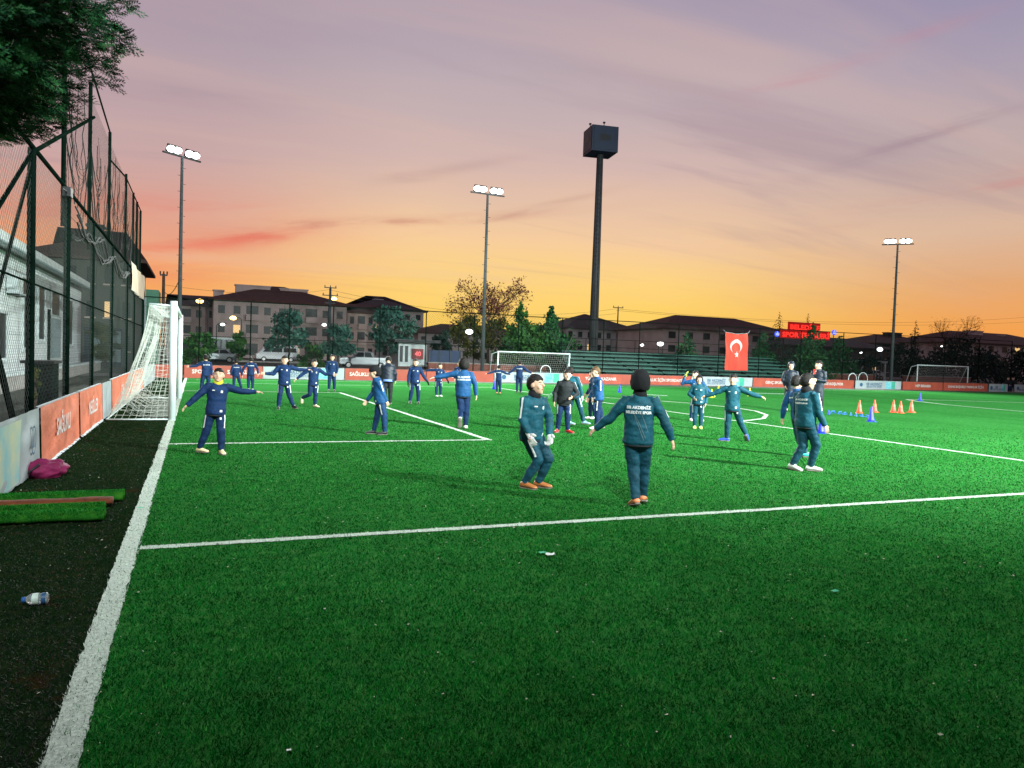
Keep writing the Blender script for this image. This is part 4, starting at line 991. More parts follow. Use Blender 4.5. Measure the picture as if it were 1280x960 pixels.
hp = [(1041,516.5),(1050,517.2),(1056,518),(1063.5,518.8),(1070,519.8),(1077,520.6),(1084,521.6)]
proto = thing('mini_hurdle', 'x', 'hurdle', (0,0,0))
mb = MB(); mb.tube([(-.18,0,0),(-.16,0,.07),(.16,0,.07),(.18,0,0)], .013, 6); mb.build('bar', M_hb, proto)
for s_ in (-1, 1): mb = MB(); mb.box((.18*s_-.015,-.05,0), (.18*s_+.015,.05,.012)); mb.build('foot', M_hb, proto)
lbs = ['first blue mini hurdle, next to the coaches', 'second blue mini hurdle from the coaches', 'third blue mini hurdle from the coaches', 'middle blue mini hurdle of the row', 'third from last blue mini hurdle', 'second last blue mini hurdle before the blue cone', 'last blue mini hurdle, left of the blue cone']
for i, (px, py) in enumerate(hp):
    g_ = ground(px, py); t = proto if i == 0 else dup(proto, (g_.x,g_.y,0)); t.location = (g_.x,g_.y,0); t.rotation_euler = (0,0,.4+.1*i); t['label'] = lbs[i]; t['group'] = 'blue mini hurdles'
def ladder(label, a, b, n_, m_):
    a = ground(*a); b = ground(*b); d = (b-a); L = d.length; d.normalize(); s_ = Vector((-d.y, d.x, 0))*.22; t = thing('agility_ladder', label, 'ladder', tuple(a), 'agility ladders flat on the turf')
    for k_ in (-1, 1): mb = MB(); mb.tube([a+s_*k_+Vector((0,0,.012)), b+s_*k_+Vector((0,0,.012))], .003, 4); mb.build('strap', m_, t)
    for i in range(n_):
        c = a+d*(L*(i+.5)/n_)+Vector((0,0,.035)); mb = MB(); mb.obox(c, s_*.9, d*.015, Vector((0,0,.006))); mb.build('rung', m_, t)
ladder('white agility ladder on the grass right of the nearest boy\'s beanie', (806,494), (834,495.5), 8, mat('ladder_pale', (.26,.36,.30), .6))
ladder('pale agility ladder on the grass left of the hooded coach', (944,492), (982,493), 9, mat('ladder_pale', (.26,.36,.30), .6))

# =================================================================== SCOREBOARD KIOSK, SIGNS, LAMPS, POLES
Y = 60; kx0, kx1 = xat(498,Y), xat(533,Y); kz = zat(515,428,Y)
t = thing('kiosk', 'white kiosk with a dark overhanging roof right of the largest blue-green tree', 'kiosk', (kx0,Y,0))
mb = MB(); mb.box((kx0,Y,-.03), (kx1,Y+3,kz)); mb.build('wall', M_eave, t)
mb = MB(); mb.box((kx0-.5,Y-.7,kz), (kx1+1.0,Y+3.4,kz+.22)); mb.build('roof', M_dark, t)
for px in (501.5, 508): mb = MB(); xx = xat(px,Y); mb.box((xx-.13,Y-.02,.9), (xx+.13,Y-.004,kz-.3)); mb.build('window', M_glass, t)
mb = MB(); mb.box((kx0,Y-.03,0), (kx1,Y-.012,.55)); mb.build('brick_plinth', M_tile, t)
sx0, sx1 = xat(514.5,Y), xat(528.5,Y); sz0, sz1 = zat(521,449,Y), zat(521,436,Y)
t = thing('scoreboard', 'red electronic scoreboard reading 40 on the white kiosk', 'scoreboard', (sx0,Y-.2,sz0))
mb = MB(); mb.box((sx0,Y-.2,sz0), (sx1,Y-.04,sz1)); mb.build('case', mat('score_red', (.18,.006,.006), .5), t)
place_text('40', .52, ((sx0+sx1)/2, Y-.21, (sz0+sz1)/2), (1,0,0), (0,0,1), mat('led_red', (.8,.1,.1), .5, emit=(1,.10,.12), estr=.9), t, 'digits', .012)
bx0, bx1 = xat(533,Y), xat(574,Y)
t = thing('blue_hoarding', 'dark blue sheet hoarding right of the scoreboard kiosk', 'fence', (bx0,Y-.5,0))
mb = MB(); mb.box((bx0+.05,Y-.5,-.03), (bx1,Y-.42,zat(550,438,Y))); mb.build('sheet', mat('hoarding_blue', (.008,.030,.085), .6, var=.25, vscale=2), t)
for px in (534.5, 547, 560, 573): mb = MB(); xx = xat(px,Y); mb.box((xx-.04,Y-.56,-.03), (xx+.04,Y-.503,zat(550,437,Y))); mb.build('post', M_dark, t)

# neon
Y = 108; M_neon = mat('neon_red', (1,.05,.04), .5, emit=(1.0,.030,.018), estr=1.5); M_neonb = mat('neon_blue', (.05,.1,1), .5, emit=(.05,.10,.9), estr=1.3); M_neonw = mat('neon_white', (.8,.85,1), .5, emit=(.65,.75,1), estr=1.1)
def at_neon(px, py): return atY(px, py, Y)
t = thing('neon_sign', 'two rows of glowing red letters on a roof frame behind the pointed conifer', 'sign', tuple(at_neon(978, 424)))
R_ = Vector((1,0,0)); 
for (txt, p0, p1, pc, hpx) in (('BELEDİYE', 988, 1025, 408, 8.0), ('SPOR TESİSLERİ', 978, 1037, 417.8, 8.6)):
    a, b = at_neon(p0, pc), at_neon(p1, pc+.9); V, F = text_mesh(txt, 1.0, .03); V = np.array(V); w_ = V[:, 0].max()-V[:, 0].min(); h_ = V[:, 1].max()-V[:, 1].min(); cx_ = (V[:, 0].max()+V[:, 0].min())/2; cz_ = (V[:, 1].max()+V[:, 1].min())/2
    hh = abs(at_neon(p0, pc).z-at_neon(p0, pc+hpx).z); c = (a+b)/2
    mb = MB(); mb.add([c+R_*((v[0]-cx_)/w_*(b-a).x)+Vector((0,0,1))*((v[1]-cz_)/h_*hh) for v in V], F); mb.build('neon_letters', M_neon, t)
    mb = MB(); mb.obox(c+Vector((0,.3,0)), R_*((b-a).x/2+.3), Vector((0,.08,0)), Vector((0,0,hh/2+.2))); mb.build('backing', mat('neon_back', (.16,.008,.008), .6, emit=(.5,.01,.008), estr=.55), t)
for px in (982, 1005, 1030):
    a = at_neon(px, 422); mb = MB(); mb.tube([(a.x,Y+.5,0),(a.x,Y+.5,a.z)], .12, 6); mb.build('frame_post', M_dark, t)
for (px, py, lb) in ((971.5,417.5,'round blue glowing emblem left of the red letters'), (1043,415.5,'blue and white glowing emblem right of the red letters')):
    c = at_neon(px, py); t = thing('neon_emblem', lb, 'sign', (c.x,Y,0), 'glowing round emblems beside the letters')
    mb = MB(); mb.tube([(c.x,Y+.15,c.z),(c.x,Y-.05,c.z)], .50, 20); mb.build('disc', M_neonb, t)
    for k_ in (-.28, 0, .28): mb = MB(); mb.obox((c.x+k_,Y-.08,c.z-.05+.12*(k_ == 0)), (.07,0,0), (0,.01,0), (0,0,.22+.12*(k_ == 0))); mb.build('tower_mark', M_neonw, t)
    mb = MB(); mb.tube([(c.x,Y+.2,0),(c.x,Y+.2,c.z)], .08, 6); mb.build('post', M_dark, t)

def street_lamp(label, px, pybase, pylamp, Y, colr, pos=.6, arm=-.8, r=.06):
    x = xat(px, Y); z = zat(px, pylamp, Y); t = thing('street_lamp', label, 'street lamp', (x,Y,0), 'street lamps beyond the pitch')
    mb = MB(); mb.tube([(x,Y,-.03),(x,Y,z-.25),(x+arm*.3,Y-.1,z-.02),(x+arm,Y-.25,z)], [r,r*.75,r*.6,r*.5], 8); mb.build('pole', M_pole, t, True)
    mb = MB(); mb.obox((x+arm*1.2,Y-.28,z), (.36,0,.02), (0,.14,0), (0,0,.07)); hd = mb.build('lamp_head', M_dark, t)
    mb = MB(); mb.ball((x+arm*1.2,Y-.32,z-.10), (pos*.5,pos*.35,pos*.32), n=12, m_=8); mb.build('lamp_glass', mat('lamp_'+colr, (1,.9,.7), .4, emit=(1,.62,.16) if colr == 'sodium' else (.9,1,.95), estr=5), t)
street_lamp('yellow street lamp in front of the left end of the apartments', 259, 440, 376, 100, 'sodium', .9)
street_lamp('yellow street lamp in the middle of the brown-roofed block', 301, 440, 397, 96, 'sodium', .8)
street_lamp('short white lamp left of the small dark tree', 270, 430, 404, 88, 'white', .5, arm=.5)
street_lamp('orange street lamp glowing near the top of the utility pole', 409, 440, 372, 92, 'sodium', .7, arm=.5)
street_lamp('white lamp low on the right of the utility pole', 411, 440, 405, 80, 'white', .5, arm=-.5)
street_lamp('white street lamp between the yellowing trees', 573, 440, 413, 72, 'white', .8, arm=.8)
street_lamp('small white lamp left of the bright one behind the stand', 798, 436, 430, 78, 'white', .5, arm=.2)
street_lamp('bright white lamp behind the middle of the stand', 828, 436, 429, 82, 'white', .9, arm=-.5)
street_lamp('bright white lamp left of the right floodlight mast', 1101, 460, 436, 78, 'white', .9, arm=-.5)
street_lamp('faint white lamp high among the dark trees on the right', 1176, 460, 432, 90, 'white', .4, arm=-.3)
street_lamp('faint white lamp left of the white lamp by the right mast', 1076, 460, 440, 92, 'white', .45, arm=-.3)
# utility poles
def util_pole(label, px, pytop, Y, lattice=False, arms=((0,.9),), r=.12):
    x = xat(px, Y); z = zat(px, pytop, Y); t = thing('utility_pole', label, 'pole', (x,Y,0), 'utility poles beyond the pitch')
    mb = MB(); mb.tube([(x,Y,-.03),(x,Y,z)], [r*1.3,r*.8], 8); mb.build('pole', M_pole if lattice else M_bark, t, True)
    for dz_, wd in arms:
        mb = MB(); mb.box((x-wd,Y-.06,z-.1-dz_), (x+wd,Y+.06,z-dz_)); mb.build('crossarm', M_dark, t)
        for s_ in (-.9, 0, .9): mb = MB(); mb.tube([(x+wd*s_,Y,z-dz_),(x+wd*s_,Y,z-dz_+.22)], .05, 6); mb.build('insulator', M_dark, t)
    return x, z
util_pole('concrete utility pole with crossarms between two blue-green trees', 411, 359, 90, True, ((0,.7),(.9,.9),(1.8,.6)), .16)
util_pole('bare wooden pole behind the near goal crossbar', 203, 342, 60, False, ((.05,.25),), .12)
x_, z_ = util_pole('thin pole with one crossarm right of the tower column', 770.5, 384, 100, False, ((0,.9),), .11)
def wire(label, pts_px, Y0, Y1, r=.012, sag=.5):
    a = atY(*pts_px[0], Y0); b = atY(*pts_px[1], Y1); t = MB(); t.tube([a+(b-a)*q-Vector((0,0,sag*4*q*(1-q))) for q in [i/16 for i in range(17)]], r, 4, cap=False); tag(t.build('power_line', M_dark), label, 'cable', 'power lines beyond the pitch')
wire('power line from the left edge to the utility pole', ((205,356),(411,362)), 62, 90, .014, .6)
wire('upper power line between the utility pole and the thin pole', ((411,362),(770,386)), 90, 100, .02, 1.8)
wire('lower power line between the utility pole and the thin pole', ((411,368),(770,392)), 90, 100, .02, 1.5)
wire('upper power line right of the thin pole', ((770,386),(1290,396)), 100, 100, .022, 1.6)
wire('lower power line right of the thin pole', ((770,388),(1290,402)), 100, 104, .022, 1.4)
wire('drooping cable between the bare wooden pole and the left floodlight mast', ((203,360),(224,350)), 60, 44.2, .02, .6)

# =================================================================== VEHICLES
M_carw = mat('car_white', (.50,.55,.57), .3, spec=.6); M_cars = mat('car_silver', (.30,.34,.36), .3, .4, spec=.6); M_tyre = mat('tyre', (.012,.012,.012), .8); M_rim = mat('rim', (.3,.3,.3), .4, .8); M_tail = mat('tail_lamp', (.4,.01,.01), .3)
def vehicle(name, label, cat, x, y, prof, wheels, L, W, windows, m_, rz=0):
    t = thing(name, label, cat, (x,y,0), rz=rz); mb = MB()
    n_ = len(prof); P0 = [(a, 0, b) for a, b in prof]; P1 = [(a, W, b) for a, b in prof]; ins = [(a, .06, b) for a, b in prof]
    # side panels slightly inset above the belt line for tumblehome
    def sh(a, b, y_): k_ = max(0, b-.95)*.22; return (a, y_+k_ if y_ < W/2 else y_-k_, b)
    mb.add([sh(a, b, 0) for a, b in prof]+[sh(a, b, W) for a, b in prof], [tuple(range(n_)), tuple(range(2*n_-1, n_-1, -1))]+[(i, n_+i, n_+(i+1) % n_, (i+1) % n_) for i in range(n_)])
    body = mb.build('body', m_, t, local=True)
    bv = body.modifiers.new('bevel', 'BEVEL'); bv.width = .05; bv.segments = 2
    for w_ in windows:
        mb = MB(); mb.add([(sh(a, b, 0)[0], sh(a, b, 0)[1]-.012, b) for a, b in w_], [tuple(range(len(w_)))]); mb.build('window', M_glass, t, local=True)
    for wx in wheels:
        for yy in (.02, W-.02):
            sg = -1 if yy < W/2 else 1
            mb = MB(); mb.tube([(wx,yy-.1*sg*1.0,.33),(wx,yy+.03*sg,.33)], .33, 20); wh = mb.build('wheel', M_tyre, t, local=True)
            mb = MB(); mb.tube([(wx,yy+.0*sg,.33),(wx,yy+.045*sg,.33)], .20, 14); mb.build('rim', M_rim, wh, local=True)
    mb = MB(); mb.box((.0,-.02,.68), (.10,.22,.84)); mb.build('headlight', M_lampoff, t, local=True); mb = MB(); mb.box((L-.08,-.02,.72), (L+.015,.16,.98)); mb.build('tail_lamp', M_tail, t, local=True)
    mb = MB(); mb.box((L*.30,-.16,1.0), (L*.30+.12,-.02,1.16)); mb.build('mirror', m_, t, local=True)
    return t
M_lampoff = mat('headlamp_glass', (.5,.55,.55), .15, spec=.8)
Y = 100.6; xv = xat(320, Y)
vehicle('white_van', 'white passenger van parked left of the rounded blue-green tree', 'van', xv, Y, [(0,.35),(0,.95),(.25,1.10),(.95,1.85),(1.5,2.15),(4.9,2.15),(5.25,1.9),(5.3,.35)], (.95,4.3), 5.3, 1.95, [[(.85,1.25),(1.25,1.78),(1.75,1.80),(1.75,1.25)],[(1.9,1.25),(1.9,1.80),(3.2,1.80),(3.2,1.25)],[(3.35,1.25),(3.35,1.80),(4.9,1.80),(5.0,1.25)]], M_carw)
Y = 72; xv = xat(424, Y)
vehicle('pickup_truck', 'silver pickup truck parked behind the boards left of the bowed coach', 'pickup', xv, Y, [(0,.40),(0,1.0),(1.25,1.12),(1.75,1.58),(2.0,1.66),(3.0,1.66),(3.30,1.55),(3.35,1.12),(5.0,1.12),(5.0,.40)], (.9,4.0), 5.0, 1.75, [[(1.42,1.12),(1.86,1.56),(2.35,1.58),(2.35,1.12)],[(2.45,1.12),(2.45,1.58),(3.0,1.58),(3.18,1.12)]], M_cars)
Y = 84; xv = xat(244, Y)
vehicle('parked_car', 'small pale car half hidden behind the players at far left', 'car', xv, Y, [(0,.35),(0,.85),(1.0,.98),(1.6,1.40),(3.0,1.42),(3.6,1.0),(4.1,.92),(4.1,.35)], (.8,3.3), 4.1, 1.65, [[(1.2,1.0),(1.7,1.34),(2.25,1.36),(2.25,1.0)],[(2.35,1.0),(2.35,1.36),(2.95,1.36),(3.35,1.0)]], M_cars)
for i, (px, lb) in enumerate(((1168,'pale parked car seen through the net of the right goal'), (1082,'pale parked car left of the right floodlight mast'))):
    Y = 80; xv = xat(px, Y)
    vehicle('parked_car', lb, 'car', xv, Y, [(0,.35),(0,.85),(1.0,.98),(1.6,1.40),(3.0,1.42),(3.6,1.0),(4.1,.92),(4.1,.35)], (.8,3.3), 4.1, 1.65, [[(1.2,1.0),(1.7,1.34),(2.25,1.36),(2.25,1.0)],[(2.35,1.0),(2.35,1.36),(2.95,1.36),(3.35,1.0)]], M_carw)
# glass-sided bus shelter at far left
Y = 92; x0, x1 = xat(249,Y), xat(296,Y)
t = thing('bus_shelter', 'long glazed shelter with a pale roof below the left apartments', 'shelter', (x0,Y,0))
mb = MB(); mb.box((x0,Y,0), (x1,Y+2.4,2.5)); mb.build('glazing', mat('shelter_glass', (.05,.075,.085), .2, spec=.6), t)
mb = MB(); mb.box((x0-.2,Y-.3,2.5), (x1+.2,Y+2.6,2.75)); mb.build('roof', M_eave, t)
for i in range(8): mb = MB(); x = x0+(x1-x0)*i/7; mb.box((x-.05,Y-.05,0), (x+.05,Y-.004,2.5)); mb.build('post', M_pole, t)
# brick wall behind the right boards and the left ones
M_brick = mat('red_brick', (.20,.075,.055), .9, var=.3, vscale=3, bump=.3, bscale=14)
for (a, b, Y, lb, hh) in ((1030,1096,56,'low red brick wall behind the coaches on the right',.95), (1132,1215,56,'low red brick wall seen through the right goal',.95), (536,712,58,'low brick wall behind the far goal',.9)):
    x0, x1 = xat(a, Y), xat(b, Y); t = thing('brick_wall', lb, 'wall', (x0,Y,0), 'low brick walls behind the fence'); mb = MB(); mb.box((x0,Y,-.03), (x1,Y+.25,hh)); mb.build('brickwork', M_brick, t); mb = MB(); mb.box((x0-.03,Y-.03,hh), (x1+.03,Y+.28,hh+.07)); mb.build('coping', M_kerb, t)
Y = 66; x0, x1 = xat(1064,Y), xat(1110,Y)
t = thing('flat_roof_canopy', 'low flat-roofed pavilion left of the right floodlight mast', 'pavilion', (x0,Y,0))
mb = MB(); mb.box((x0,Y,2.35), (x1,Y+4,2.55)); mb.build('roof', M_eave, t); mb = MB(); mb.box((x0+.2,Y+2,-.03), (x1-.2,Y+3.9,2.35)); mb.build('wall', M_plast['dark'], t)
for i in range(4): mb = MB(); x = x0+.2+(x1-x0-.4)*i/3; mb.box((x-.08,Y+.1,-.03), (x+.08,Y+.26,2.35)); mb.build('column', M_eave, t)

# =================================================================== SMALL THINGS NEAR THE CAMERA
# magenta bag
c = ground(54, 597); t = thing('cloth_bag', 'magenta cloth bag slumped against the near board', 'bag', (c.x,c.y,0))
def bagr(d): return 1+.30*noise.noise(Vector((d[0]*2.2,d[1]*2.2,d[2]*2.2)))+.05*noise.noise(Vector((d[0]*7,d[1]*7,d[2]*7)))
mb = MB(); mb.ball((c.x+.02,c.y+.05,.085), (.27,.19,.120), n=40, m_=22, fn=lambda d: bagr(d)*(1-.25*max(0,d[0])**2)); mb.build('sack', mat('magenta_cloth', (.17,.004,.055), .75, var=.3, vscale=9, bump=.6, bscale=14), t, True)
mb = MB(); mb.tube([(c.x-.24,c.y-.02,.03),(c.x-.25,c.y,.14),(c.x-.21,c.y+.03,.19),(c.x-.15,c.y-.02,.17)], .016, 6); mb.tube([(c.x-.19,c.y-.14,.02),(c.x-.10,c.y-.17,.10),(c.x-.02,c.y-.12,.17)], .012, 6); mb.build('strap', M_dark, t, True)
# folded turf strips
M_strip = turf_mat('strip_turf', (.010,.075,.010,1), (.022,.16,.018,1), (.045,.20,.020,1)); M_backing = mat('turf_backing', (.13,.030,.010), .9, var=.4, vscale=12, bump=.5, bscale=30)
def strip_roll(label, x0, x1, y, r, z, topc, seed):
    t = thing('turf_strip', label, 'turf strip', (x0,y,0), 'folded turf strips behind the goal line'); k_ = 40; rings = []
    for i in range(k_+1):
        x = x0+(x1-x0)*i/k_; off = .06*noise.noise(Vector((x*1.7, seed*3.1, 0))); rr = r*(1+.30*noise.noise(Vector((x*3.3, seed*2.3, 4)))+.10*noise.noise(Vector((x*11, seed, 8))))
        rings.append([(x, y+off+rr*2.3*math.cos(a)*(1.0), max(.002, z+rr*.95*math.sin(a)*(1 if math.sin(a) > 0 else .9))) for a in [j*2*PI/16 for j in range(16)]])
    mb = MB(); mb.loft(rings); mb.build('folded_turf', topc, t, True)
    n_ = 5200; u = rng.random(n_); a = rng.random(n_)*PI; X = x0+(x1-x0)*u; Yv = y+r*2.3*np.cos(a); Z = z+r*.95*np.sin(a)
    if topc is M_strip:
        tip = np.column_stack([X+.012*rng.normal(size=n_), Yv+.016*np.cos(a)+.006*rng.normal(size=n_), Z+.016*np.sin(a)+.004]); V = np.empty((n_*3, 3)); V[0::3] = np.column_stack([X-.002, Yv, Z]); V[1::3] = np.column_stack([X+.002, Yv, Z]); V[2::3] = tip
        np_mesh('turf_pile', V, np.arange(n_*3).reshape(-1, 3), bl_mats, t, rng.choice(3, n_, p=[.3,.4,.3]))
strip_roll('front folded green turf strip, nearest the camera', -2.1, -.28, 7.50, .050, .040, M_strip, 1)
strip_roll('middle green turf strip with its pile up', -2.1, -.31, 7.80, .048, .042, M_strip, 2)
strip_roll('brown backing fold between the green turf strips', -2.1, -.27, 8.10, .036, .058, M_backing, 3)
strip_roll('rear green turf strip, longest of the folded ones', -2.1, -.20, 8.42, .050, .042, M_strip, 4)
# water bottle
a = ground(28, 757); b = ground(61, 754.5); d = (b-a); d.z = 0; L = d.length; d.normalize(); z0 = .034
t = thing('water_bottle', 'empty clear plastic water bottle with a blue cap lying on the worn turf', 'bottle', (a.x,a.y,0))
M_pet = mat('clear_plastic', (.75,.85,.85), .08, trans=.75, spec=.6)
prof = [(0.0,.013),(.022,.013),(.03,.016),(.055,.030),(.075,.033),(.11,.033),(.115,.031),(.15,.031),(.155,.033),(.19,.033),(.2,.028),(.205,.018)]
sc_ = L/.205
mb = MB(); mb.tube([a+d*(p*sc_)+Vector((0,0,z0)) for p, r in prof], [r for p, r in prof], 20); mb.build('bottle_body', M_pet, t, True)
mb = MB(); mb.tube([a-d*.004+Vector((0,0,z0)), a+d*.018+Vector((0,0,z0))], .0165, 16); mb.build('cap', mat('cap_blue', (.03,.13,.40), .4), t, True)
mb = MB(); mb.tube([a+d*(.078*sc_)+Vector((0,0,z0)), a+d*(.128*sc_)+Vector((0,0,z0))], .0345, 20, cap=False); mb.build('label', mat('label_white', (.60,.75,.66), .4, var=.2, vscale=30), t, True)
mb = MB(); mb.tube([a+d*(.15*sc_)+Vector((0,0,z0)), a+d*(.185*sc_)+Vector((0,0,z0))], .0338, 20, cap=False); mb.build('blue_print', mat('print_navy', (.03,.10,.22), .4), t, True)
# litter
def scrap(label, px, py, sz, m_, nm='paper_scrap'):
    c = ground(px, py); mb = MB(); n_ = 5
    vs = [(c.x+sz*(i/n_-.5), c.y+sz*.7*(j/n_-.5), .024+sz*.18*(noise.noise(Vector((i*.9, j*.9, px)))+.3)) for i in range(n_+1) for j in range(n_+1)]
    mb.add(vs, [(i*(n_+1)+j, (i+1)*(n_+1)+j, (i+1)*(n_+1)+j+1, i*(n_+1)+j+1) for i in range(n_) for j in range(n_)]); o = mb.build(nm, m_); tag(o, label, 'litter', 'scraps lying on the turf')
scrap('white crumpled scrap on the turf below the nearest boys', 688, 697, .075, mat('scrap_white', (.75,.80,.76), .6)); scrap('mint green scrap just left of the white scrap', 678, 694.5, .06, mat('scrap_mint', (.10,.55,.32), .6))
scrap('pale green scrap alone on the right foreground turf', 1043, 743, .05, mat('scrap_green', (.05,.42,.22), .6)); scrap('mint scrap on the white goal line', 176, 638, .05, mat('scrap_mint', (.10,.55,.32), .6))
scrap('small pale leaf in the lower right foreground', 1175, 925, .022, mat('scrap_leaf', (.4,.45,.3), .7)); scrap('tiny white scrap at the lower left of the pitch', 361, 945, .018, mat('scrap_white', (.75,.80,.76), .6))
0 and scrap('rusty brown patch of cloth on the dark turf left of the line', 78, 828, .14, mat('scrap_rust', (.07,.014,.005), .9))

# =================================================================== PEOPLE
M_skin = mat('skin', (.64,.40,.28), .5, var=.06, vscale=20, spec=.3)
M_hairk = mat('hair_black', (.010,.008,.007), .6, bump=.6, bscale=120, spec=.3)
M_hairb = mat('hair_brown', (.10,.055,.022), .6, var=.4, vscale=40, bump=.6, bscale=120)
M_knit = mat('black_knit', (.006,.007,.009), .95, bump=.6, bscale=160)
M_navy = mat('navy_tracksuit', (.006,.026,.088), .7, var=.3, vscale=12, bump=.7, bscale=15, spec=.2)  # same tracksuit as the teal and blue copies, in its backlit tone
M_navyp = mat('navy_trousers', (.005,.022,.072), .7, var=.3, vscale=12, bump=.7, bscale=15, spec=.2)
M_teal = mat('lit_teal_tracksuit', (.004,.068,.100), .65, var=.35, vscale=9, bump=.8, bscale=13, spec=.25)  # same navy suit with floodlight painted into the colour as teal
M_littealp = mat('lit_teal_trousers', (.004,.050,.078), .65, var=.35, vscale=9, bump=.8, bscale=13, spec=.25)
M_blue = mat('lit_blue_tracksuit', (.008,.068,.19), .65, var=.3, vscale=9, bump=.8, bscale=13, spec=.25)  # same navy suit again, floodlight painted in as a brighter blue
M_litbluep = mat('lit_blue_trousers', (.006,.036,.11), .65, var=.3, vscale=9, bump=.8, bscale=13, spec=.25)
M_blk = mat('black_cloth', (.007,.010,.013), .75, var=.3, vscale=10, bump=.3, bscale=20)
M_coat = mat('dark_padded_coat', (.008,.016,.030), .5, var=.3, vscale=8, bump=.3, bscale=12)
M_stripe = mat('stripe_white', (.72,.76,.76), .5)
M_glare = mat('glare_grey', (.10,.17,.19), .5)  # painted glare along the jacket folds
M_eyew = mat('eye_white', (.75,.73,.70), .3); M_eyed = mat('eye_dark', (.015,.008,.005), .25); M_lip = mat('lips', (.35,.10,.08), .5); M_ear = M_skin
M_glovew = mat('goalie_glove', (.72,.72,.70), .55, var=.1, vscale=30); M_gloveg = mat('green_glove', (.30,.75,.42), .55); M_glovey = mat('yellow_glove', (.62,.72,.10), .55); M_glovek = mat('black_glove', (.01,.012,.012), .7)
M_gred = mat('glove_print', (.55,.03,.03), .5)
SH = dict(orange=mat('boot_orange', (.75,.24,.10), .4), white=mat('boot_white', (.72,.72,.70), .4), cream=mat('boot_cream', (.80,.62,.38), .4), blue=mat('boot_blue', (.02,.07,.65), .4), black=mat('boot_black', (.012,.014,.02), .4), red=mat('boot_red', (.40,.02,.02), .4), cyan=mat('boot_cyan', (.04,.50,.48), .4), yellow=mat('boot_yellow', (.70,.66,.15), .4), copper=mat('boot_copper', (.45,.16,.05), .35, .2), pale=mat('boot_paleblue', (.28,.50,.62), .4))
M_sole = mat('boot_sole', (.16,.14,.12), .6); M_snood = mat('neck_warmer', (.006,.007,.010), .9, bump=.5, bscale=90); M_snoody = mat('yellow_neck_warmer', (.62,.55,.04), .8)

def sculpt(mb, voxel, smooth=2, disp=0.0, freq=9.0, seed=0.0):
    """fuse overlapping forms into one continuous skin"""
    me = bpy.data.meshes.new('form'); me.from_pydata(mb.v, [], mb.f); o = bpy.data.objects.new('form', me); TMP.collection.objects.link(o)
    r = o.modifiers.new('r', 'REMESH'); r.mode = 'VOXEL'; r.voxel_size = voxel
    s_ = o.modifiers.new('s', 'SMOOTH'); s_.factor = .5; s_.iterations = smooth
    vl = TMP.view_layers[0]; vl.update(); out = bpy.data.meshes.new_from_object(o.evaluated_get(vl.depsgraph))
    bpy.data.objects.remove(o); bpy.data.meshes.remove(me)
    n_ = len(out.vertices); V = np.empty(n_*3, np.float32); out.vertices.foreach_get('co', V); V = V.reshape(-1, 3)
    if disp:
        Nn = np.empty(n_*3, np.float32); out.vertices.foreach_get('normal', Nn); Nn = Nn.reshape(-1, 3)
        d = np.array([noise.noise(Vector((v[0]*freq+seed, v[1]*freq, v[2]*freq*1.9+v[0]*4))) + .5*noise.noise(Vector((v[0]*freq*2.3, v[1]*freq*2.3+seed, v[2]*freq*3.6))) for v in V]); V = V+Nn*(d*disp)[:, None]; out.vertices.foreach_set('co', V.astype(np.float32).ravel())
    return out
def meshobj(name, me, mats, parent, smooth=True):
    me.materials.clear()
    for q in (mats if isinstance(mats, list) else [mats]): me.materials.append(q)
    if smooth: me.polygons.foreach_set('use_smooth', [True]*len(me.polygons))
    me.name = name; me.update(); o = bpy.data.objects.new(name, me); COL.objects.link(o); o.parent = parent; return o
def bvh_of(me): return BVHTree.FromPolygons([v.co.copy() for v in me.vertices], [tuple(p.vertices) for p in me.polygons])
def vec(a): return Vector(a).normalized()
def hand(mb, w, d, n_, thumb, s, curl=.35, mi=0, fat=1.0):
    """palm, four jointed fingers and a thumb; w wrist, d along the hand, n_ out of the back of the hand, thumb = side vector"""
    d = vec(d); n_ = Vector(n_); n_ = (n_-d*n_.dot(d)).normalized(); sd_ = n_.cross(d).normalized(); sd_ = sd_ if sd_.dot(Vector(thumb)) > 0 else -sd_
    pl = .052*s*10; L = .055*s*10; wd = .030*s*10
    L = s*.5; wd = s*.24; th = s*.11*fat
    rings = []
    for q, ww, tt in ((-.12,.62,1.1), (.1,.75,1.15), (.45,.98,1.05), (.8,1.05,.9), (1.0,.98,.7)):
        c = w+d*(L*q); rings.append([c+sd_*(wd*ww*math.cos(a))+n_*(th*tt*math.sin(a)) for a in [j*2*PI/10 for j in range(10)]])
    mb.loft(rings, mi)
    fl = [.40,.46,.43,.34]
    for i in range(4):
        u = (1.5-i)/1.5*.78; b = w+d*(L*.93)+sd_*(wd*u); fd = (d+sd_*(.10*u)).normalized(); seg_ = s*fl[i]; p = [b]; a = curl*(.6+.15*i)
        for k_, frac in enumerate((.45,.32,.23)):
            fd = (fd*math.cos(a)-n_*math.sin(a)).normalized(); p.append(p[-1]+fd*seg_*frac); a = curl*.9
        r_ = s*.056*fat; mb.tube(p, [r_, r_*.95, r_*.85, r_*.6], 7, mi)
    b = w+d*(L*.25)+sd_*(wd*.85); td = (d*.62+sd_*.72-n_*.25).normalized(); t2 = (td*.8+d*.45-n_*.1).normalized(); r_ = s*.065*fat
    mb.tube([b-td*s*.05, b+td*s*.16, b+td*s*.16+t2*s*.13, b+td*s*.16+t2*s*.22], [r_*1.15, r_, r_*.9, r_*.6], 7, mi)
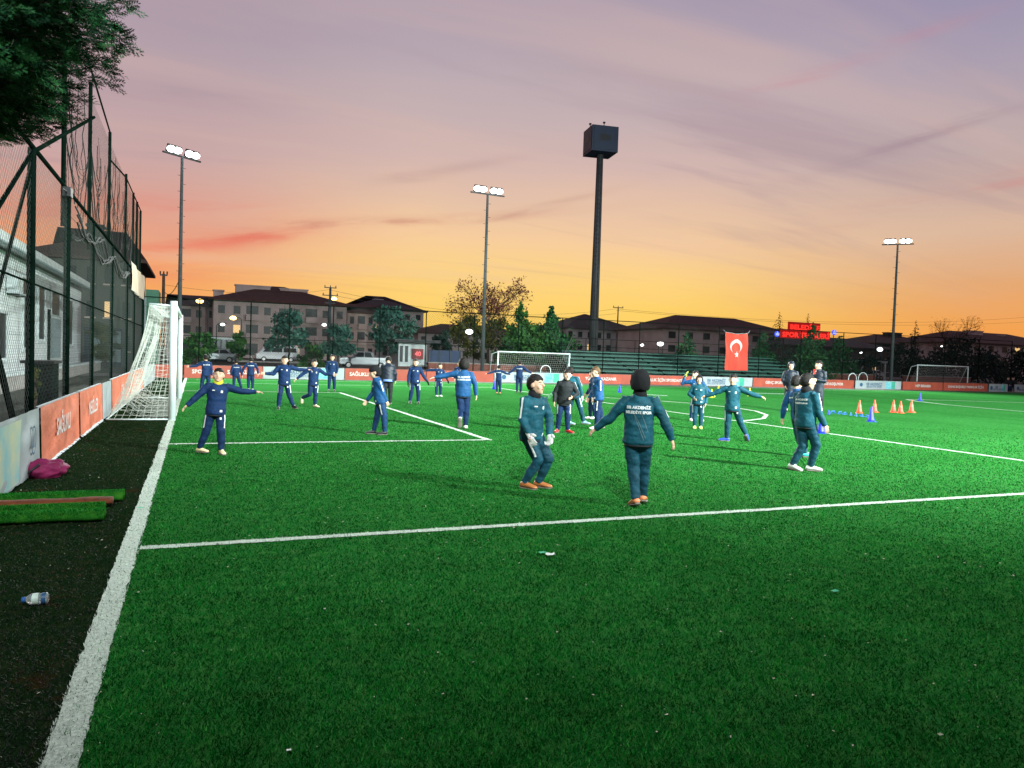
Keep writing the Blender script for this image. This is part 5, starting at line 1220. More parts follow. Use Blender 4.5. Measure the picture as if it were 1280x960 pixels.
def boot(ank, fdir, pitch, s, m_, parent, up=Vector((0,0,1))):
    f_ = vec(fdir); f_ = (Vector((f_.x, f_.y, 0)).normalized()*math.cos(pitch)+Vector((0,0,math.sin(pitch)))); sd_ = Vector((f_.y, -f_.x, 0)); sd_ = sd_.normalized() if sd_.length > .01 else Vector((1,0,0)); u = sd_.cross(f_).normalized()
    L = s*.158; hb = ank-u*(.040*s)-f_*(.036*s)
    sec = [(-.02,.60,.55,.30),(.06,.85,1.15,.0),(.22,.92,1.35,.0),(.38,.88,1.20,.0),(.55,.98,.92,.0),(.75,1.06,.72,.0),(.90,.88,.56,.02),(.99,.48,.34,.08)]
    rings = []; srs = []
    for q, ww, hh, lift in sec:
        c = hb+f_*(L*q); W_ = .030*s*ww; Hh = .043*s*hh
        rings.append([c+sd_*(W_*math.cos(a)*(1 if math.sin(a) < .3 else .86))+u*(Hh*(.5+.5*math.sin(a))+lift*.03*s+.004*s) for a in [j*2*PI/12 for j in range(12)]])
        srs.append([c+sd_*(W_*1.08*math.cos(a))+u*((.007*s)*math.sin(a)+lift*.03*s) for a in [j*2*PI/12 for j in range(12)]])
    mb = MB(); mb.loft(rings); b = mb.build('boot', m_, parent, True, local=True); mb = MB(); mb.loft(srs); mb.build('sole', M_sole, b, True, local=True)
    mb = MB()
    for q in (.30,.38,.46): c = hb+f_*(L*q)+u*(.043*s*(1.28-.9*(q-.3))+.005*s); mb.tube([c-sd_*(.014*s), c+sd_*(.014*s)], .0022*s, 5)
    mb.build('laces', M_stripe, b, True, local=True)
def person(label, px, py, h, face, armR, armL, legR, legL, top=M_navy, bot=M_navyp, shoes='black', head=None, hpitch=0.0, hair='short', hm=None, lean=(0,0,1), glove=None, vox=.012, stripes=True, back=None, chest=True, thigh=(1,1), coat=False, snood=None, footR=None, footL=None, pR=0.0, pL=0.0, curl=.35, group='young footballers on the pitch', extra=None, fat=1.0, seated=0.0, xyz=None, palmR=None, palmL=None, shoes2=None):
    g_ = Vector(xyz) if xyz else ground(px, py); v = g_-CAM; az_ = math.atan2(v.x, v.y)
    t = thing('person', label, 'person', tuple(g_), group, rz=-az_)
    s = h; f_ = Vector((face[0], face[1], 0)).normalized(); up = Vector((0,0,1)); r_ = f_.cross(up); ln = vec(lean)
    thl, shl, anz = .236*s, .222*s, .045*s
    hipo = .050*s
    def leg(sg, lg):
        hp = r_*(hipo*sg); kn = hp+vec(lg[0])*thl; an = kn+vec(lg[1])*shl; return hp, kn, an
    HR, KR, AR = leg(1, legR); HL, KL, AL = leg(-1, legL)
    low = min(AR.z-.06*s*max(0, math.sin(-pR)), AL.z-.06*s*max(0, math.sin(-pL))); base = Vector((0,0,0))
    stand = [a for a in (AR, AL) if a.z < min(AR.z, AL.z)+.05*s]; cxy = sum(stand, Vector())/len(stand); off = Vector((-cxy.x, -cxy.y, anz-low+seated))
    HR, KR, AR, HL, KL, AL = [p+off for p in (HR, KR, AR, HL, KL, AL)]; P = off.copy()
    Sp = .305*s; Sc = P+ln*Sp; fr = (f_-ln*f_.dot(ln)).normalized(); rr = fr.cross(ln).normalized()
    sh = .098*s; ual, fal = .165*s, .150*s
    def arm(sg, am):
        S0 = Sc+rr*(sh*sg)-ln*(.022*s); E = S0+vec(am[0])*ual; W_ = E+vec(am[1])*fal; return S0, E, W_
    SR, ER, WR = arm(1, armR); SL, EL, WL = arm(-1, armL)
    hf = vec(head) if head else f_.copy(); hf = Vector((hf.x, hf.y, 0)).normalized()*math.cos(hpitch)+up*math.sin(hpitch)
    hr = hf.cross(up).normalized(); hu = hr.cross(hf).normalized(); nb = Sc+ln*(.010*s); hs = s*1.10; hc = nb+(ln*.5+hu*.5)*(.093*s)+hf*(.012*s); AX = (hr, hf, hu)
    near = vox < .009
    # ---- body (one continuous skin) ----
    mb = MB()
    mb.ball(hc+hu*(.010*hs)-hf*(.006*hs), (.051*hs,.062*hs,.066*hs), AX, 24, 16); mb.ball(hc-hu*(.030*hs)+hf*(.016*hs), (.040*hs,.043*hs,.046*hs), AX, 20, 12)
    mb.ball(hc-hu*(.058*hs)+hf*(.040*hs), (.018*hs,.016*hs,.015*hs), AX, 12, 8)     # chin
    mb.tube([hc+hf*(.055*hs)+hu*(.012*hs), hc+hf*(.070*hs)-hu*(.012*hs), hc+hf*(.060*hs)-hu*(.017*hs)], [.006*hs,.0095*hs,.008*hs], 8)
    for sg in (1, -1):
        mb.ball(hc+hr*(.052*hs*sg)-hf*(.002*hs)-hu*(.004*hs), (.008*hs,.014*hs,.020*hs), AX, 10, 8); mb.ball(hc+hr*(.026*hs*sg)+hf*(.040*hs)-hu*(.018*hs), (.017*hs,.014*hs,.017*hs), AX, 10, 8)
    mb.tube([hc-hu*(.03*s)-hf*(.012*s), nb-ln*(.03*s)], [.034*s,.037*s], 12)
    mb.tube([P-ln*(.02*s), P+ln*(.15*s), Sc-ln*(.03*s)], [.062*s,.060*s,.060*s], 12); mb.tube([SR-ln*(.012*s)-rr*(.01*s), SL-ln*(.012*s)+rr*(.01*s)], [.022*s,.022*s], 10)
    for (a, b, c, r0, r1, r2) in ((SR+(ER-SR)*.1,ER,WR,.022,.021,.017), (SL+(EL-SL)*.1,EL,WL,.022,.021,.017), (HR,KR,AR,.048,.034,.024), (HL,KL,AL,.048,.034,.024)): mb.tube([a, b, c+(c-b)*.03], [r0*s, r1*s, r2*s], 10)
    me = sculpt(mb, max(vox, .006), 2)
    # hands joined on
    hm_ = MB(); 
    for (E, W_, sg, pm) in ((ER, WR, 1, palmR), (EL, WL, -1, palmL)):
        d = (W_-E).normalized(); nn = Vector(pm) if pm else (rr*sg-fr*.15); nn = nn if abs(nn.normalized().dot(d)) < .95 else up
        hand(hm_, W_+d*(.004*s), d, nn, fr if not pm else up, .097*s, curl)
    import bmesh
    bm = bmesh.new(); bm.from_mesh(me); hme = bpy.data.meshes.new('h'); hme.from_pydata([tuple(v) for v in hm_.v], [], hm_.f)
    if glove is None: bm.from_mesh(hme)
    bm.to_mesh(me); bm.free(); body = meshobj('body', me, M_skin, t)
    if glove is not None:
        for (E, W_, sg) in ((ER, WR, 1), (EL, WL, -1)):
            g2 = MB(); d = (W_-E).normalized(); nn = rr*sg-fr*.15; nn = nn if abs(nn.normalized().dot(d)) < .95 else up
            hand(g2, W_+d*(.004*s), d, nn, fr, .118*s, curl*.8, fat=1.55); g2.tube([W_-d*(.035*s), W_+d*(.012*s)], [.026*s,.024*s], 12)
            gl = g2.build('glove', glove, t, True, local=True)
            if glove is M_glovew:
                g3 = MB(); c = W_+d*(.035*s); ns = (nn-d*nn.dot(d)).normalized(); sd_ = ns.cross(d)
                for k_ in range(5):
                    a = k_*2*PI/5; q = c+ns*(.0175*s)+(sd_*math.cos(a)+d*math.sin(a))*(.014*s); g3.ball(q, (.006*s,.006*s,.003*s), (sd_, d, ns), 8, 5)
                g3.build('glove_print', M_gred, gl, True, local=True)
    bpy.data.meshes.remove(hme)
    # ---- face ----
    fb = bvh_of(me)
    def onface(x, z, o_=0.0):
        hit = fb.ray_cast(hc+hr*x+hu*z+hf*.3*hs, -hf)[0]; return (hit if hit else hc+hf*(.06*hs)+hr*x+hu*z)+hf*o_
    if hf.dot(Vector((0,1,0))) < .55:
        for sg in (1, -1):
            e0 = onface(.021*hs*sg, .006*hs, -.003*hs); mb = MB(); mb.ball(e0, (.0098*hs,.006*hs,.0062*hs), AX, 12, 8); ew = mb.build('eye', M_eyew, t, True, local=True)
            mb = MB(); mb.ball(e0+hf*(.0035*hs), (.0050*hs,.0035*hs,.0052*hs), AX, 10, 8); mb.build('iris', M_eyed, ew, True, local=True)
            mb = MB(); mb.tube([onface(.010*hs*sg,.0165*hs,.0005*hs), onface(.021*hs*sg,.020*hs,.001*hs), onface(.032*hs*sg,.0165*hs,.0)], [.0022*hs,.0032*hs,.0016*hs], 6); mb.build('eyebrow', M_hairk, t, True, local=True)
        mb = MB(); mb.tube([onface(-.015*hs,-.036*hs,-.001*hs), onface(-.006*hs,-.0345*hs,.001*hs), onface(.006*hs,-.0345*hs,.001*hs), onface(.015*hs,-.036*hs,-.001*hs)], [.0015*hs,.0036*hs,.0036*hs,.0015*hs], 6); mb.build('mouth', M_lip, t, True, local=True)
    # ---- hair / hat ----
    hmat = hm or M_hairk
    def hairfn(kind):
        def fn(d):
            x, y, z = d; n_ = noise.noise(Vector((x*5+px, y*5, z*5)))+.5*noise.noise(Vector((x*13, y*13+px, z*13)))
            if kind == 'short':
                line = .40+.16*n_ if y > 0 else -.55; line = line if y > .25 else (line*(.5+2*y)+(-.55)*(.5-2*y) if y > -.25 else -.62)
                k_ = 1.03+.09*n_ if z > line else max(.80, 1.03-(line-z)*1.6)
            elif kind == 'curly':
                k_ = 1.30+.16*n_ if (z > .30 or y < .1) and z > -.75 else .82
            elif kind == 'beanie':
                lim = .15 if y > 0 else -.62; k_ = 1.24+.08*n_ if z > lim else max(.80, 1.24-(lim-z)*4)
                if z > .75: k_ *= 1.03
            elif kind == 'hood':
                k_ = 1.17 if not (y > .30 and -.75 < z < .35 and abs(x) < .68) else .78
            elif kind == 'balaclava':
                k_ = 1.10 if not (y > .35 and -.42 < z < .42 and abs(x) < .68) else .80
            return k_
        return fn
    mb = MB(); mb.ball(hc+hu*(.008*hs)-hf*(.006*hs), (.055*hs,.067*hs,.072*hs) if hair != 'balaclava' else (.055*hs,.066*hs,.078*hs), AX, 44 if near else 28, 30 if near else 20, fn=hairfn(hair))
    nm = {'short':'hair','curly':'hair','beanie':'beanie','hood':'hood','balaclava':'balaclava'}[hair]
    mb.build(nm, M_knit if hair in ('beanie','balaclava') else (top if hair == 'hood' else hmat), t, True, local=True)
    if hair == 'beanie':
        hmb = MB(); hmb.ball(hc-hu*(.030*hs)-hf*(.018*hs), (.045*hs,.040*hs,.035*hs), AX, 20, 12); hmb.build('hair', M_hairk, t, True, local=True)
    if snood is not None:
        mb = MB(); mb.tube([nb-ln*(.022*hs), nb+ln*(.012*hs), nb+(hu+ln)*(.020*hs)], [.053*hs,.049*hs,.043*hs], 20); mb.tube([nb-ln*(.0*hs), nb+(hu+ln)*(.024*hs)+hf*(.006*hs)], [.050*hs,.040*hs], 20); mb.build('neck_warmer', snood, t, True, local=True)
    # ---- jacket ----
    mb = MB(); F_ = fat
    def ring(c, a, b, ax_, ay_, k_=24): return [c+ax_*(a*s*F_*1.07*math.cos(q))+ay_*(b*s*F_*1.07*math.sin(q)) for q in [j*2*PI/k_ for j in range(k_)]]
    if coat:
        hem = P-up*(.20*s); mb.loft([ring(hem, .100,.085, r_, f_), ring(P-up*(.08*s), .102,.085, r_, f_), ring(P+ln*(.05*s), .096,.078, rr, fr), ring(P+ln*(.16*s), .100,.080, rr, fr), ring(P+ln*(.25*s), .108,.075, rr, fr), ring(P+ln*(.29*s), .090,.062, rr, fr), ring(P+ln*(.315*s), .052,.050, rr, fr), ring(P+ln*(.345*s), .044,.044, rr, fr)])
    else:
        mb.loft([ring(P-ln*(.050*s), .086,.070, rr, fr), ring(P-ln*(.030*s), .098,.079, rr, fr), ring(P+ln*(.03*s), .098,.080, rr, fr), ring(P+ln*(.10*s), .092,.076, rr, fr), ring(P+ln*(.18*s), .096,.076, rr, fr), ring(P+ln*(.25*s), .104,.071, rr, fr), ring(P+ln*(.285*s), .088,.060, rr, fr), ring(P+ln*(.312*s), .052,.047, rr, fr), ring(P+ln*(.338*s), .040,.040, rr, fr)])
    for (a, b, c) in ((SR,ER,WR), (SL,EL,WL)):
        d = (c-b).normalized(); mb.tube([a-(b-a)*.08, a+(b-a)*.5, b, b+(c-b)*.5, c+d*(.010*s)], [.046*s,.042*s,.037*s,.034*s,.025*s], 16); mb.ball(b, .038*s, None, 14, 10)
    mb.tube([SR-ln*(.006*s), SL-ln*(.006*s)], [.040*s,.040*s], 14)
    hb_ = MB(); hb_.loft([ring(P-ln*(.060*s), .088,.072, rr, fr), ring(P-ln*(.046*s), .091,.075, rr, fr)]) if not coat else None
    jm = sculpt(mb, vox, 2, .011 if near else .007, 7.0, px); jk = meshobj('coat' if coat else 'jacket', jm, top, t); jb = bvh_of(jm)
    if not coat: hb_.build('hem_band', M_blk, jk, True, local=True)
    # cuffs and hem band
    # ---- trousers ----
    mb = MB(); mb.loft([ring(P+up*(.045*s), .070,.060, r_, f_), ring(P-up*(.01*s), .086,.070, r_, f_), ring(P-up*(.055*s), .084,.066, r_, f_)])
    for (a, b, c) in ((HR,KR,AR), (HL,KL,AL)):
        d = (c-b).normalized(); mb.tube([a+up*.01, a+(b-a)*.4, b, b+(c-b)*.45, c-d*(.004*s)], [.060*s,.056*s,.047*s,.042*s,.033*s], 16); mb.ball(b, .047*s, None, 14, 10)
    tm = sculpt(mb, vox, 2, .010 if near else .007, 8.0, px+50); meshobj('trousers', tm, bot, t); tb = bvh_of(tm)
    for k_, (A_, K_, ft, pt) in enumerate(((AR, KR, footR, pR), (AL, KL, footL, pL))): boot(A_, ft or f_, pt, s, SH[(shoes2 or shoes) if k_ else shoes], t)
    # ---- decals wrapped onto the cloth ----
    def wrap(bv, V, F, org, ux, uy, dr, m_, nm, o_=.003, par=None):
        mb = MB(); vs = []
        for v in V:
            p = org+ux*v[0]+uy*v[1]; hit = bv.ray_cast(p, dr); vs.append((hit[0]-dr*o_) if hit[0] else None)
        if not any(vs): return
        ok = [f__ for f__ in F if all(vs[i] is not None for i in f__) and max((vs[a]-vs[b]).length for a in f__ for b in f__) < .25]
        mb.add([q or Vector() for q in vs], ok); mb.build(nm, m_, par or t, local=True)
    def ribbon(bv, a, b, side, out_, wd, m_, nm, n_=14, par=None):
        V = []; F = []
        for i in range(n_+1):
            c = a+(b-a)*(i/n_)
            for sg in (-1, 1):
                p = c+side*(wd/2*sg)+out_*.25; hit = bv.ray_cast(p, -out_); V.append(hit[0]+out_*.0035 if hit[0] else None)
        mb = MB(); F = [(2*i, 2*i+1, 2*i+3, 2*i+2) for i in range(n_) if all(V[k_] is not None for k_ in (2*i, 2*i+1, 2*i+2, 2*i+3)) and (V[2*i]-V[2*i+2]).length < .08]
        if F: mb.add([q or Vector() for q in V], F); mb.build(nm, m_, par or t, local=True)
    if stripes and not coat:
        for (a, b, sg) in ((SR, ER, 1), (SL, EL, -1)):
            d = (b-a).normalized(); o2 = (rr*sg*.55+ln*.85); o2 = (o2-d*o2.dot(d)).normalized(); sd_ = d.cross(o2).normalized(); ribbon(jb, a-rr*sg*(.035*s), b-d*(.0*s), sd_, o2, .016*s, M_stripe, 'sleeve_stripe', par=jk)
        tro = t.children[-1]
        for (a, b, sg, on) in ((HR, KR, 1, thigh[0]), (HL, KL, -1, thigh[1])):
            if on:
                d = (b-a).normalized(); o2 = (r_*sg*.75+f_*.65); o2 = (o2-d*o2.dot(d)).normalized(); sd_ = d.cross(o2).normalized(); ribbon(tb, a+d*(.05*s), b-d*(.035*s), sd_, o2, .017*s, M_stripe, 'thigh_stripe')
    if back:
        org = P+ln*(.232*s)-fr*.4; ux = -rr if False else rr; 
        for i, (tx_, sz_) in enumerate(back):
            V, F = text_mesh(tx_, sz_*s, .0010*s); wrap(jb, [(v[0], v[1]) for v in V], F, org-ln*(.036*s*i), rr, ln, fr, M_stripe, 'back_lettering', .004, jk)
    if chest and not coat:
        g5 = [(x*.011*s, y*.013*s) for x in (-1,0,1) for y in (-1,0,1)]; Fq = [(0,3,4,1),(1,4,5,2),(3,6,7,4),(4,7,8,5)]
        wrap(jb, g5, Fq, P+ln*(.225*s)-rr*(.045*s)+fr*.4, rr, ln, -fr, M_stripe, 'chest_crest', .003, jk)
        wrap(jb, [(x*1.3, y*.35) for x, y in g5], Fq, P+ln*(.235*s)+rr*(.045*s)+fr*.4, rr, ln, -fr, M_stripe, 'chest_mark', .003, jk)
        wrap(jb, [(x*1.2, y*1.0) for x, y in g5], Fq, P+ln*(.005*s)-rr*(.055*s)+fr*.4, rr, ln, -fr, M_stripe, 'number_patch', .003, jk)
        wrap(tb, [(x*1.0, y*1.0) for x, y in g5], Fq, HL+(KL-HL)*.35+f_*.4, r_, up, -f_, M_stripe, 'thigh_patch', .003)
    if extra: extra(dict(locals()))
    return t
BK = [('BB AKDENİZ', .030), ('BELEDİYE SPOR', .027)]
D = (0,0,-1)
# --- the nearest boy, walking away in a black beanie
def fold_glare(L):  # thin grey ribbons paint the glare of the folds onto the jacket back
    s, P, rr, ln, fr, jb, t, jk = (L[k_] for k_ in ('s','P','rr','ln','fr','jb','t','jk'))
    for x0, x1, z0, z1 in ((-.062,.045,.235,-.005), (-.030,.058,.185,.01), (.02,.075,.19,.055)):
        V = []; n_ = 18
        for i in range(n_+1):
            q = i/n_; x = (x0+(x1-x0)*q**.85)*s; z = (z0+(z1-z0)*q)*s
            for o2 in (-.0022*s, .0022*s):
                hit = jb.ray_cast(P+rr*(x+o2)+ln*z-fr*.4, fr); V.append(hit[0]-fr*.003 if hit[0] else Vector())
        mb = MB(); mb.add(V, [(2*i, 2*i+1, 2*i+3, 2*i+2) for i in range(n_)]); mb.build('back_glare', M_glare, jk, local=True)
person('boy in black beanie and floodlit-teal tracksuit walking away, nearest to the camera', 799, 632, 1.44, (.06,1), ((.55,.0,-.85),(.36,.12,-.92)), ((-.62,.0,-.80),(-.75,.18,-.62)), ((.0,.30,-1),(.02,.12,-1)), ((.10,-.02,-1),(.12,-.26,-1)), M_teal, M_littealp, 'orange', hair='beanie', back=BK, vox=.0075, chest=False, thigh=(0,0), extra=fold_glare, pL=-.25, pR=-.1, curl=.3, fat=1.10, footL=(-.35,.9), snood=M_knit)
# --- the goalkeeper
person('boy goalkeeper with white gloves standing with bent knees, looking right', 664, 610, 1.44, (.72,-.70), ((-.10,-.25,-1),(.40,-.55,-.80)), ((.40,.05,-.95),(.05,-.55,-.85)), ((.42,-.10,-.9),(-.48,.12,-.88)), ((.50,-.15,-.85),(-.36,.15,-.93)), M_teal, M_littealp, 'copper', head=(.88,-.48), hpitch=.05, glove=M_glovew, snood=M_snood, vox=.0075, thigh=(1,0), lean=(.05,0,1), footR=(.85,-.5), footL=(.9,-.3), fat=1.06)
# --- boy at the goal with spread arms
person('boy with both arms flung out and yellow collar, beside the near goalpost', 263, 567.5, 1.27, (.0,-1), ((-.70,-.10,-.72),(-.72,-.12,-.70)), ((.96,-.10,-.28),(.99,-.05,-.02)), ((-.20,.06,-1),(-.34,.22,-1)), ((.04,-.16,-1),(.04,.10,-1)), M_navy, M_navyp, 'cream', head=(-.15,-1), hpitch=.16, snood=M_snoody, vox=.009, lean=(.07,.05,1), footR=(.75,-.6), footL=(.25,-1), fat=1.08)
# --- walking pair at right
person('boy in floodlit-teal tracksuit with white shoes walking away to the right, before another boy', 1001, 588, 1.49, (.60,.80), ((.26,.05,-.97),(.42,.05,-.90)), ((-.05,.1,-1),(.30,.30,-.9)), ((.30,.15,-.95),(-.22,.05,-1)), ((.12,-.12,-1),(-.42,-.05,-.9)), M_teal, M_littealp, 'white', head=(.85,.35), snood=M_snood, vox=.009, back=[('BB AKDENİZ', .024), ('BELEDİYE SPOR', .020)], thigh=(1,0), fat=1.05, lean=(-.02,0,1), footR=(.8,.2), footL=(.75,-.5), pL=-.1)
person('boy in cyan boots half hidden behind the boy in floodlit teal with white shoes', 1020, 572, 1.43, (.55,.84), ((.35,.1,-.95),(.15,-.1,-1)), ((-.35,.1,-.95),(-.1,.1,-1)), ((-.05,.15,-1),(.25,-.15,-1)), ((.15,.1,-1),(.3,-.2,-.9)), M_blue, M_littealp, 'cyan', head=(.75,.6), vox=.012, back=[('BB AKDENİZ', .024)], thigh=(0,0), xyz=(10.15,9.95,0), lean=(-.16,0,1), footR=(.9,.3), footL=(.9,.3))
# --- boy with spread arms, blue boots
person('boy with arms spread wide and bright blue boots, striding toward the left', 908.5, 551.5, 1.37, (-.05,-1), ((-.88,.0,-.45),(-.92,0,-.38)), ((.88,.0,-.42),(.96,0,-.24)), ((-.03,.0,-1),(.0,.05,-1)), ((.32,.25,-.93),(.42,.30,-.82)), M_teal, M_littealp, 'blue', head=(-.25,-1), vox=.010, footR=(-1,-.15), footL=(.25,.75), pL=-.75, thigh=(1,0), fat=1.04, curl=.9)
# --- hat boy pair
person('boy in black balaclava hat with yellow boots facing the camera', 872, 536, 1.28, (.0,-1), ((-.45,.0,-.9),(.25,-.35,-.2)), ((.30,.05,-.95),(-.1,-.30,-.95)), ((-.02,0,-1),(.03,.04,-1)), ((.05,0,-1),(.0,.04,-1)), M_teal, M_littealp, 'yellow', hair='balaclava', vox=.011, fat=1.12)
person('boy with one hand at his head and yellow gloves, behind the balaclava boy', 871, 527, 1.38, (.15,-1), ((-.75,.1,-.2),(.35,-.15,.95)), ((.55,.1,-.8),(.70,-.1,-.65)), ((-.14,0,-1),(-.06,.05,-1)), ((.16,0,-1),(.10,.05,-1)), M_blue, M_litbluep, 'white', head=(-.5,-.85), hm=M_hairk, vox=.012, glove=M_glovey, xyz=(12.9,16.7,0), lean=(-.12,0,1))
# --- cluster at the centre
person('boy in a black jacket and red boots leaning forward, facing the camera', 703, 541, 1.35, (.15,-1), ((-.45,.1,-.9),(-.05,-.25,-.95)), ((.45,-.05,-.85),(-.35,-.55,-.25)), ((-.06,0,-1),(-.10,.14,-1)), ((.06,-.06,-1),(.04,.12,-1)), M_blk, M_navyp, 'red', vox=.010, lean=(.10,-.14,1), snood=M_snood, chest=False, footR=(-.3,-1), footL=(.8,-.6), fat=1.16)
person('boy in floodlit teal with green gloves behind the boy in the black jacket', 720, 531, 1.40, (-.2,-1), ((-.62,0,-.75),(-.66,0,-.72)), ((.42,0,-.9),(.22,0,-.98)), ((-.10,.1,-1),(-.02,.0,-1)), ((.30,.0,-.95),(.25,.12,-.95)), M_teal, M_littealp, 'pale', hair='short', vox=.012, glove=M_gloveg, lean=(-.24,0,1), head=(-.3,.9), footL=(.9,-.3), footR=(.9,-.3), chest=False)
person('boy in navy facing left just behind the boy with light brown hair', 741, 524, 1.32, (-1,-.25), ((-.10,-.1,-1),(-.55,-.1,-.8)), ((.1,.1,-1),(-.5,.05,-.85)), ((-.10,0,-1),(.05,.02,-1)), ((.10,0,-1),(.16,.05,-1)), M_navy, M_navyp, 'white', vox=.012, thigh=(0,1), head=(-.95,-.5), hpitch=-.1)
person('boy with light brown hair in a blue jacket standing side-on, facing left', 749, 536.5, 1.42, (-.92,-.35), ((-.05,-.1,-1),(-.50,-.25,-.85)), ((.08,.15,-1),(-.45,.1,-.85)), ((.24,.1,-1),(.20,.12,-1)), ((-.08,0,-1),(-.05,.04,-1)), M_blue, M_navyp, 'white', hm=M_hairb, vox=.010, hpitch=-.22, head=(-.95,-.30), thigh=(0,1), lean=(-.10,0,1), fat=1.06)
# --- centre-left
person('boy with big curly hair in a floodlit blue top, one arm stretched left, from behind', 582, 536, 1.50, (-.05,1), ((.42,.0,-.9),(.12,.1,-1)), ((-.93,.1,-.22),(-.96,-.1,-.2)), ((.02,.0,-1),(-.02,-.02,-1)), ((.10,-.12,-1),(-.02,-.75,-.45)), M_blue, M_navyp, 'white', hair='curly', vox=.010, back=BK, chest=False, thigh=(0,1), fat=1.06, pL=-1.1)
person('dark-clothed boy mostly hidden behind the boy with curly hair', 573, 493, 1.34, (-.1,-1), ((-.12,0,-1),(-.05,-.1,-1)), ((.12,0,-1),(.05,-.1,-1)), ((-.04,0,-1),(0,.02,-1)), ((.04,0,-1),(0,.02,-1)), M_navy, M_navyp, 'black', vox=.015)
person('boy in blue seen side-on walking left with his head turned down, in black shoes', 474, 543, 1.32, (-.98,-.15), ((-.20,-.1,-.95),(-.50,-.15,-.75)), ((.40,.15,-.92),(.42,.1,-.9)), ((-.15,0,-1),(-.20,.06,-1)), ((.22,0,-1),(.06,.05,-1)), M_blue, M_litbluep, 'black', hair='beanie', vox=.010, thigh=(0,1), lean=(-.22,0,1), head=(-1,-.1), hpitch=-.12, fat=1.06, footR=(-1,-.1), footL=(-1,-.3))
person('tall person in a dark blue coat with head bowed, back to the camera', 484, 505, 1.50, (.05,1), ((.30,.1,-.95),(.05,.3,-.95)), ((-.30,.1,-.95),(-.05,.3,-.95)), ((.03,0,-1),(0,-.02,-1)), ((-.03,0,-1),(0,-.02,-1)), M_coat, M_blk, 'black', vox=.013, hpitch=-.7, chest=False, stripes=False, lean=(0,.10,1), fat=1.30, extra=lambda L: (lambda mb: (mb.tube([L['P']-L['ln']*(.046*L['s']), L['P']-L['ln']*(.005*L['s'])], [.117*L['s'],.124*L['s']], 24, cap=False), mb.build('pale_blue_hem', mat('pale_blue_cloth', (.20,.32,.75), .6), L['t'], True, local=True)))(MB()))
person('boy in navy with white shoulder stripes strolling, in front of the scoreboard', 517.5, 504.5, 1.42, (.12,-1), ((-.25,0,-.95),(-.05,-.15,-1)), ((.45,0,-.85),(.55,-.1,-.8)), ((-.10,.05,-1),(-.12,.1,-1)), ((.12,0,-1),(.02,.08,-1)), M_navy, M_navyp, 'black', vox=.011, glove=M_glovek, snood=M_snood)
person('boy turning with one arm stretched to the left, between scoreboard and curly-haired boy', 548, 496, 1.26, (.35,-.95), ((-.95,.1,-.05),(-.98,.0,-.15)), ((.50,-.1,-.85),(.45,-.1,-.9)), ((-.05,0,-1),(.02,.02,-1)), ((.06,0,-1),(.03,.03,-1)), M_navy, M_navyp, 'white', vox=.012, glove=M_glovek, lean=(.06,0,1), head=(.75,-.6))
person('small boy in orange shoes with both arms out, back turned, left of the far goal', 623, 492, 1.22, (.1,1), ((.88,0,-.45),(.90,.0,-.15)), ((-.92,0,-.35),(-.95,0,-.25)), ((.04,0,-1),(.02,-.02,-1)), ((-.02,.05,-1),(.05,-.05,-1)), M_navy, M_navyp, 'orange', vox=.013, back=[('BB AKDENİZ', .030)], chest=False)
person('boy with his back turned and arms half raised, before the far goal', 648.5, 491, 1.45, (.05,1), ((.72,0,-.60),(.80,0,-.35)), ((-.70,0,-.70),(-.78,0,-.55)), ((.03,0,-1),(0,-.02,-1)), ((-.03,0,-1),(0,-.02,-1)), M_navy, M_navyp, 'black', vox=.013, back=[('BB AKDENİZ', .030)], chest=False)
# --- far left
person('boy striding with his left arm stretched right and right forearm raised, before the white board', 357.5, 511.5, 1.42, (-.02,-1), ((-.55,0,-.75),(-.80,-.3,.05)), ((.95,0,-.25),(.98,0,.02)), ((-.10,-.1,-1),(-.08,.12,-1)), ((.18,.1,-.98),(.36,.1,-.9)), M_navy, M_navyp, 'black', vox=.011, fat=1.06, footL=(.6,-.8))
person('boy in pale boots lifting one foot behind him, arms out, right of the striding boy', 393.5, 509, 1.33, (.10,-1), ((-.75,0,-.60),(-.72,-.1,-.65)), ((.70,0,-.45),(.90,-.3,.0)), ((-.05,-.05,-1),(-.80,.65,-.40)), ((.02,0,-1),(-.05,.05,-1)), M_navy, M_navyp, 'cream', vox=.011, fat=1.03, pR=-1.35, footR=(-.3,-.6), lean=(.04,0,1), footL=(.7,-.7), thigh=(0,1))
person('boy in dark navy standing still with hands held together, left of the orange board', 414.5, 489, 1.44, (.05,-1), ((-.28,.1,-.95),(.20,-.30,-.8)), ((.28,.1,-.95),(-.15,-.30,-.8)), ((-.05,0,-1),(-.03,.02,-1)), ((.07,0,-1),(.05,.02,-1)), M_navy, M_navyp, 'black', vox=.013, thigh=(0,0))
person('boy beside the goalpost reaching left with one arm, back to the camera', 256, 492, 1.32, (-.35,.94), ((.25,0,-.97),(.05,.1,-1)), ((-.85,.1,-.50),(-.97,.0,-.12)), ((.10,0,-1),(.05,-.05,-1)), ((-.16,.05,-1),(-.12,-.1,-1)), M_navy, M_navyp, 'black', vox=.012, back=[('BB AKDENİZ', .030)], chest=False)
person('smallest boy walking away, left of the boy with lowered open arms', 297, 488, 1.16, (-.2,.98), ((.30,0,-.95),(.25,.1,-.95)), ((-.28,0,-.95),(.0,.2,-.95)), ((.25,.1,-.95),(.30,-.1,-.93)), ((-.05,0,-1),(-.02,-.05,-1)), M_navy, M_navyp, 'white', vox=.013, back=[('BB AKDENİZ', .030)], chest=False, thigh=(1,1))
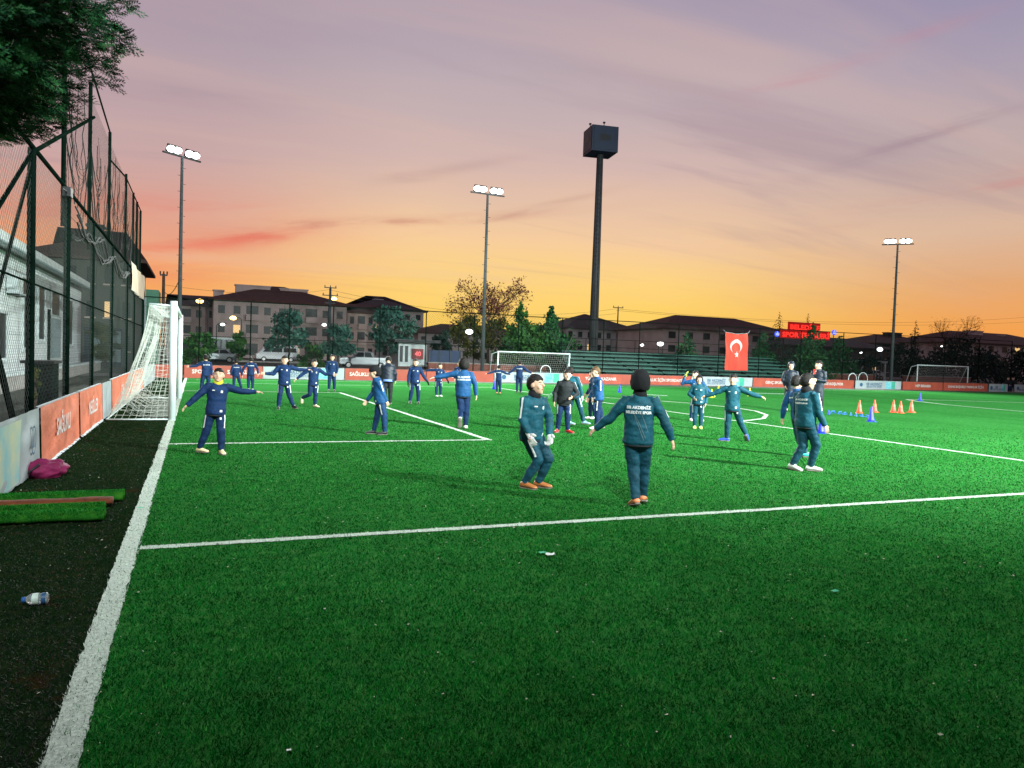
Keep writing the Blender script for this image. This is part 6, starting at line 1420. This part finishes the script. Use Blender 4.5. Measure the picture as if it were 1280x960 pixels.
person('boy walking away with arms lowered and open, at the joint of orange and white boards', 313, 488, 1.26, (.05,1), ((.55,0,-.82),(.10,.1,-1)), ((-.60,0,-.78),(-.30,.1,-.95)), ((.03,0,-1),(0,-.04,-1)), ((-.03,.05,-1),(0,-.08,-1)), M_navy, M_navyp, 'white', vox=.013, back=[('BB AKDENİZ', .030)], chest=False)
# --- coaches
person('hooded coach in a long black coat with white shoes standing behind the walking pair', 986.5, 513.5, 1.73, (.0,-1), ((-.30,.0,-.95),(.30,-.4,-.75)), ((.30,.0,-.95),(-.30,-.4,-.75)), ((-.02,0,-1),(-.02,.02,-1)), ((.03,0,-1),(.01,.02,-1)), M_coat, M_blk, 'white', hair='hood', vox=.013, coat=True, chest=False, stripes=False, group='coaches in long coats')
def redphone(L):
    s = L['s']; c = L['WR']+(L['WR']-L['ER']).normalized()*(.05*s)+Vector((0,-.02,.02)); mb = MB(); mb.obox(c, (.038,0,0), (0,.006,0), (0,0,.078)); mb.build('phone', mat('phone_red', (.55,.02,.02), .4), L['t'], local=True)
person('bareheaded coach in a long dark coat holding a red thing near the face', 1022, 518.5, 1.78, (-.35,-.94), ((-.25,-.1,-.95),(.30,-.55,.75)), ((.10,-.05,-1),(-.75,-.4,.12)), ((.0,0,-1),(.01,.02,-1)), ((.06,0,-1),(.04,.02,-1)), M_coat, M_blk, 'black', vox=.012, coat=True, chest=False, stripes=False, head=(-.65,-.75), group='coaches in long coats', extra=redphone)
# --- seated spectators in the gap of the boards
SEAT = atY(1259.5, 490, 43.2); SEAT2 = atY(1265.5, 490, 43.0)
for q, lb, hx in ((SEAT, 'left one of two spectators sitting in the gap of the far boards', -.35), (SEAT2, 'right one of two spectators sitting in the gap of the far boards', .1)):
    person(lb, 1262, 490, 1.65, (hx,-1), ((-.2,-.3,-.9),(.2,-.75,-.3)), ((.2,-.3,-.9),(-.2,-.75,-.3)), ((-.12,-.95,-.10),(0,.05,-1)), ((.12,-.95,-.10),(0,.05,-1)), M_blk, M_litbluep, 'black', vox=.016, stripes=False, chest=False, xyz=(q.x,q.y,0), group='seated spectators', lean=(0,-.25,1))
t = thing('bench', 'low dark bench under the two seated spectators in the board gap', 'bench', (SEAT.x,43.6,0))
c = (SEAT+SEAT2)/2; mb = MB(); mb.box((c.x-1.0,43.45,.36), (c.x+1.0,43.85,.42)); mb.build('seat', M_gpole, t)
for s_ in (-.8, .8): mb = MB(); mb.box((c.x+s_-.04,43.5,-.02), (c.x+s_+.04,43.8,.36)); mb.build('leg', M_gpole, t)
bpy.data.scenes.remove(TMP)
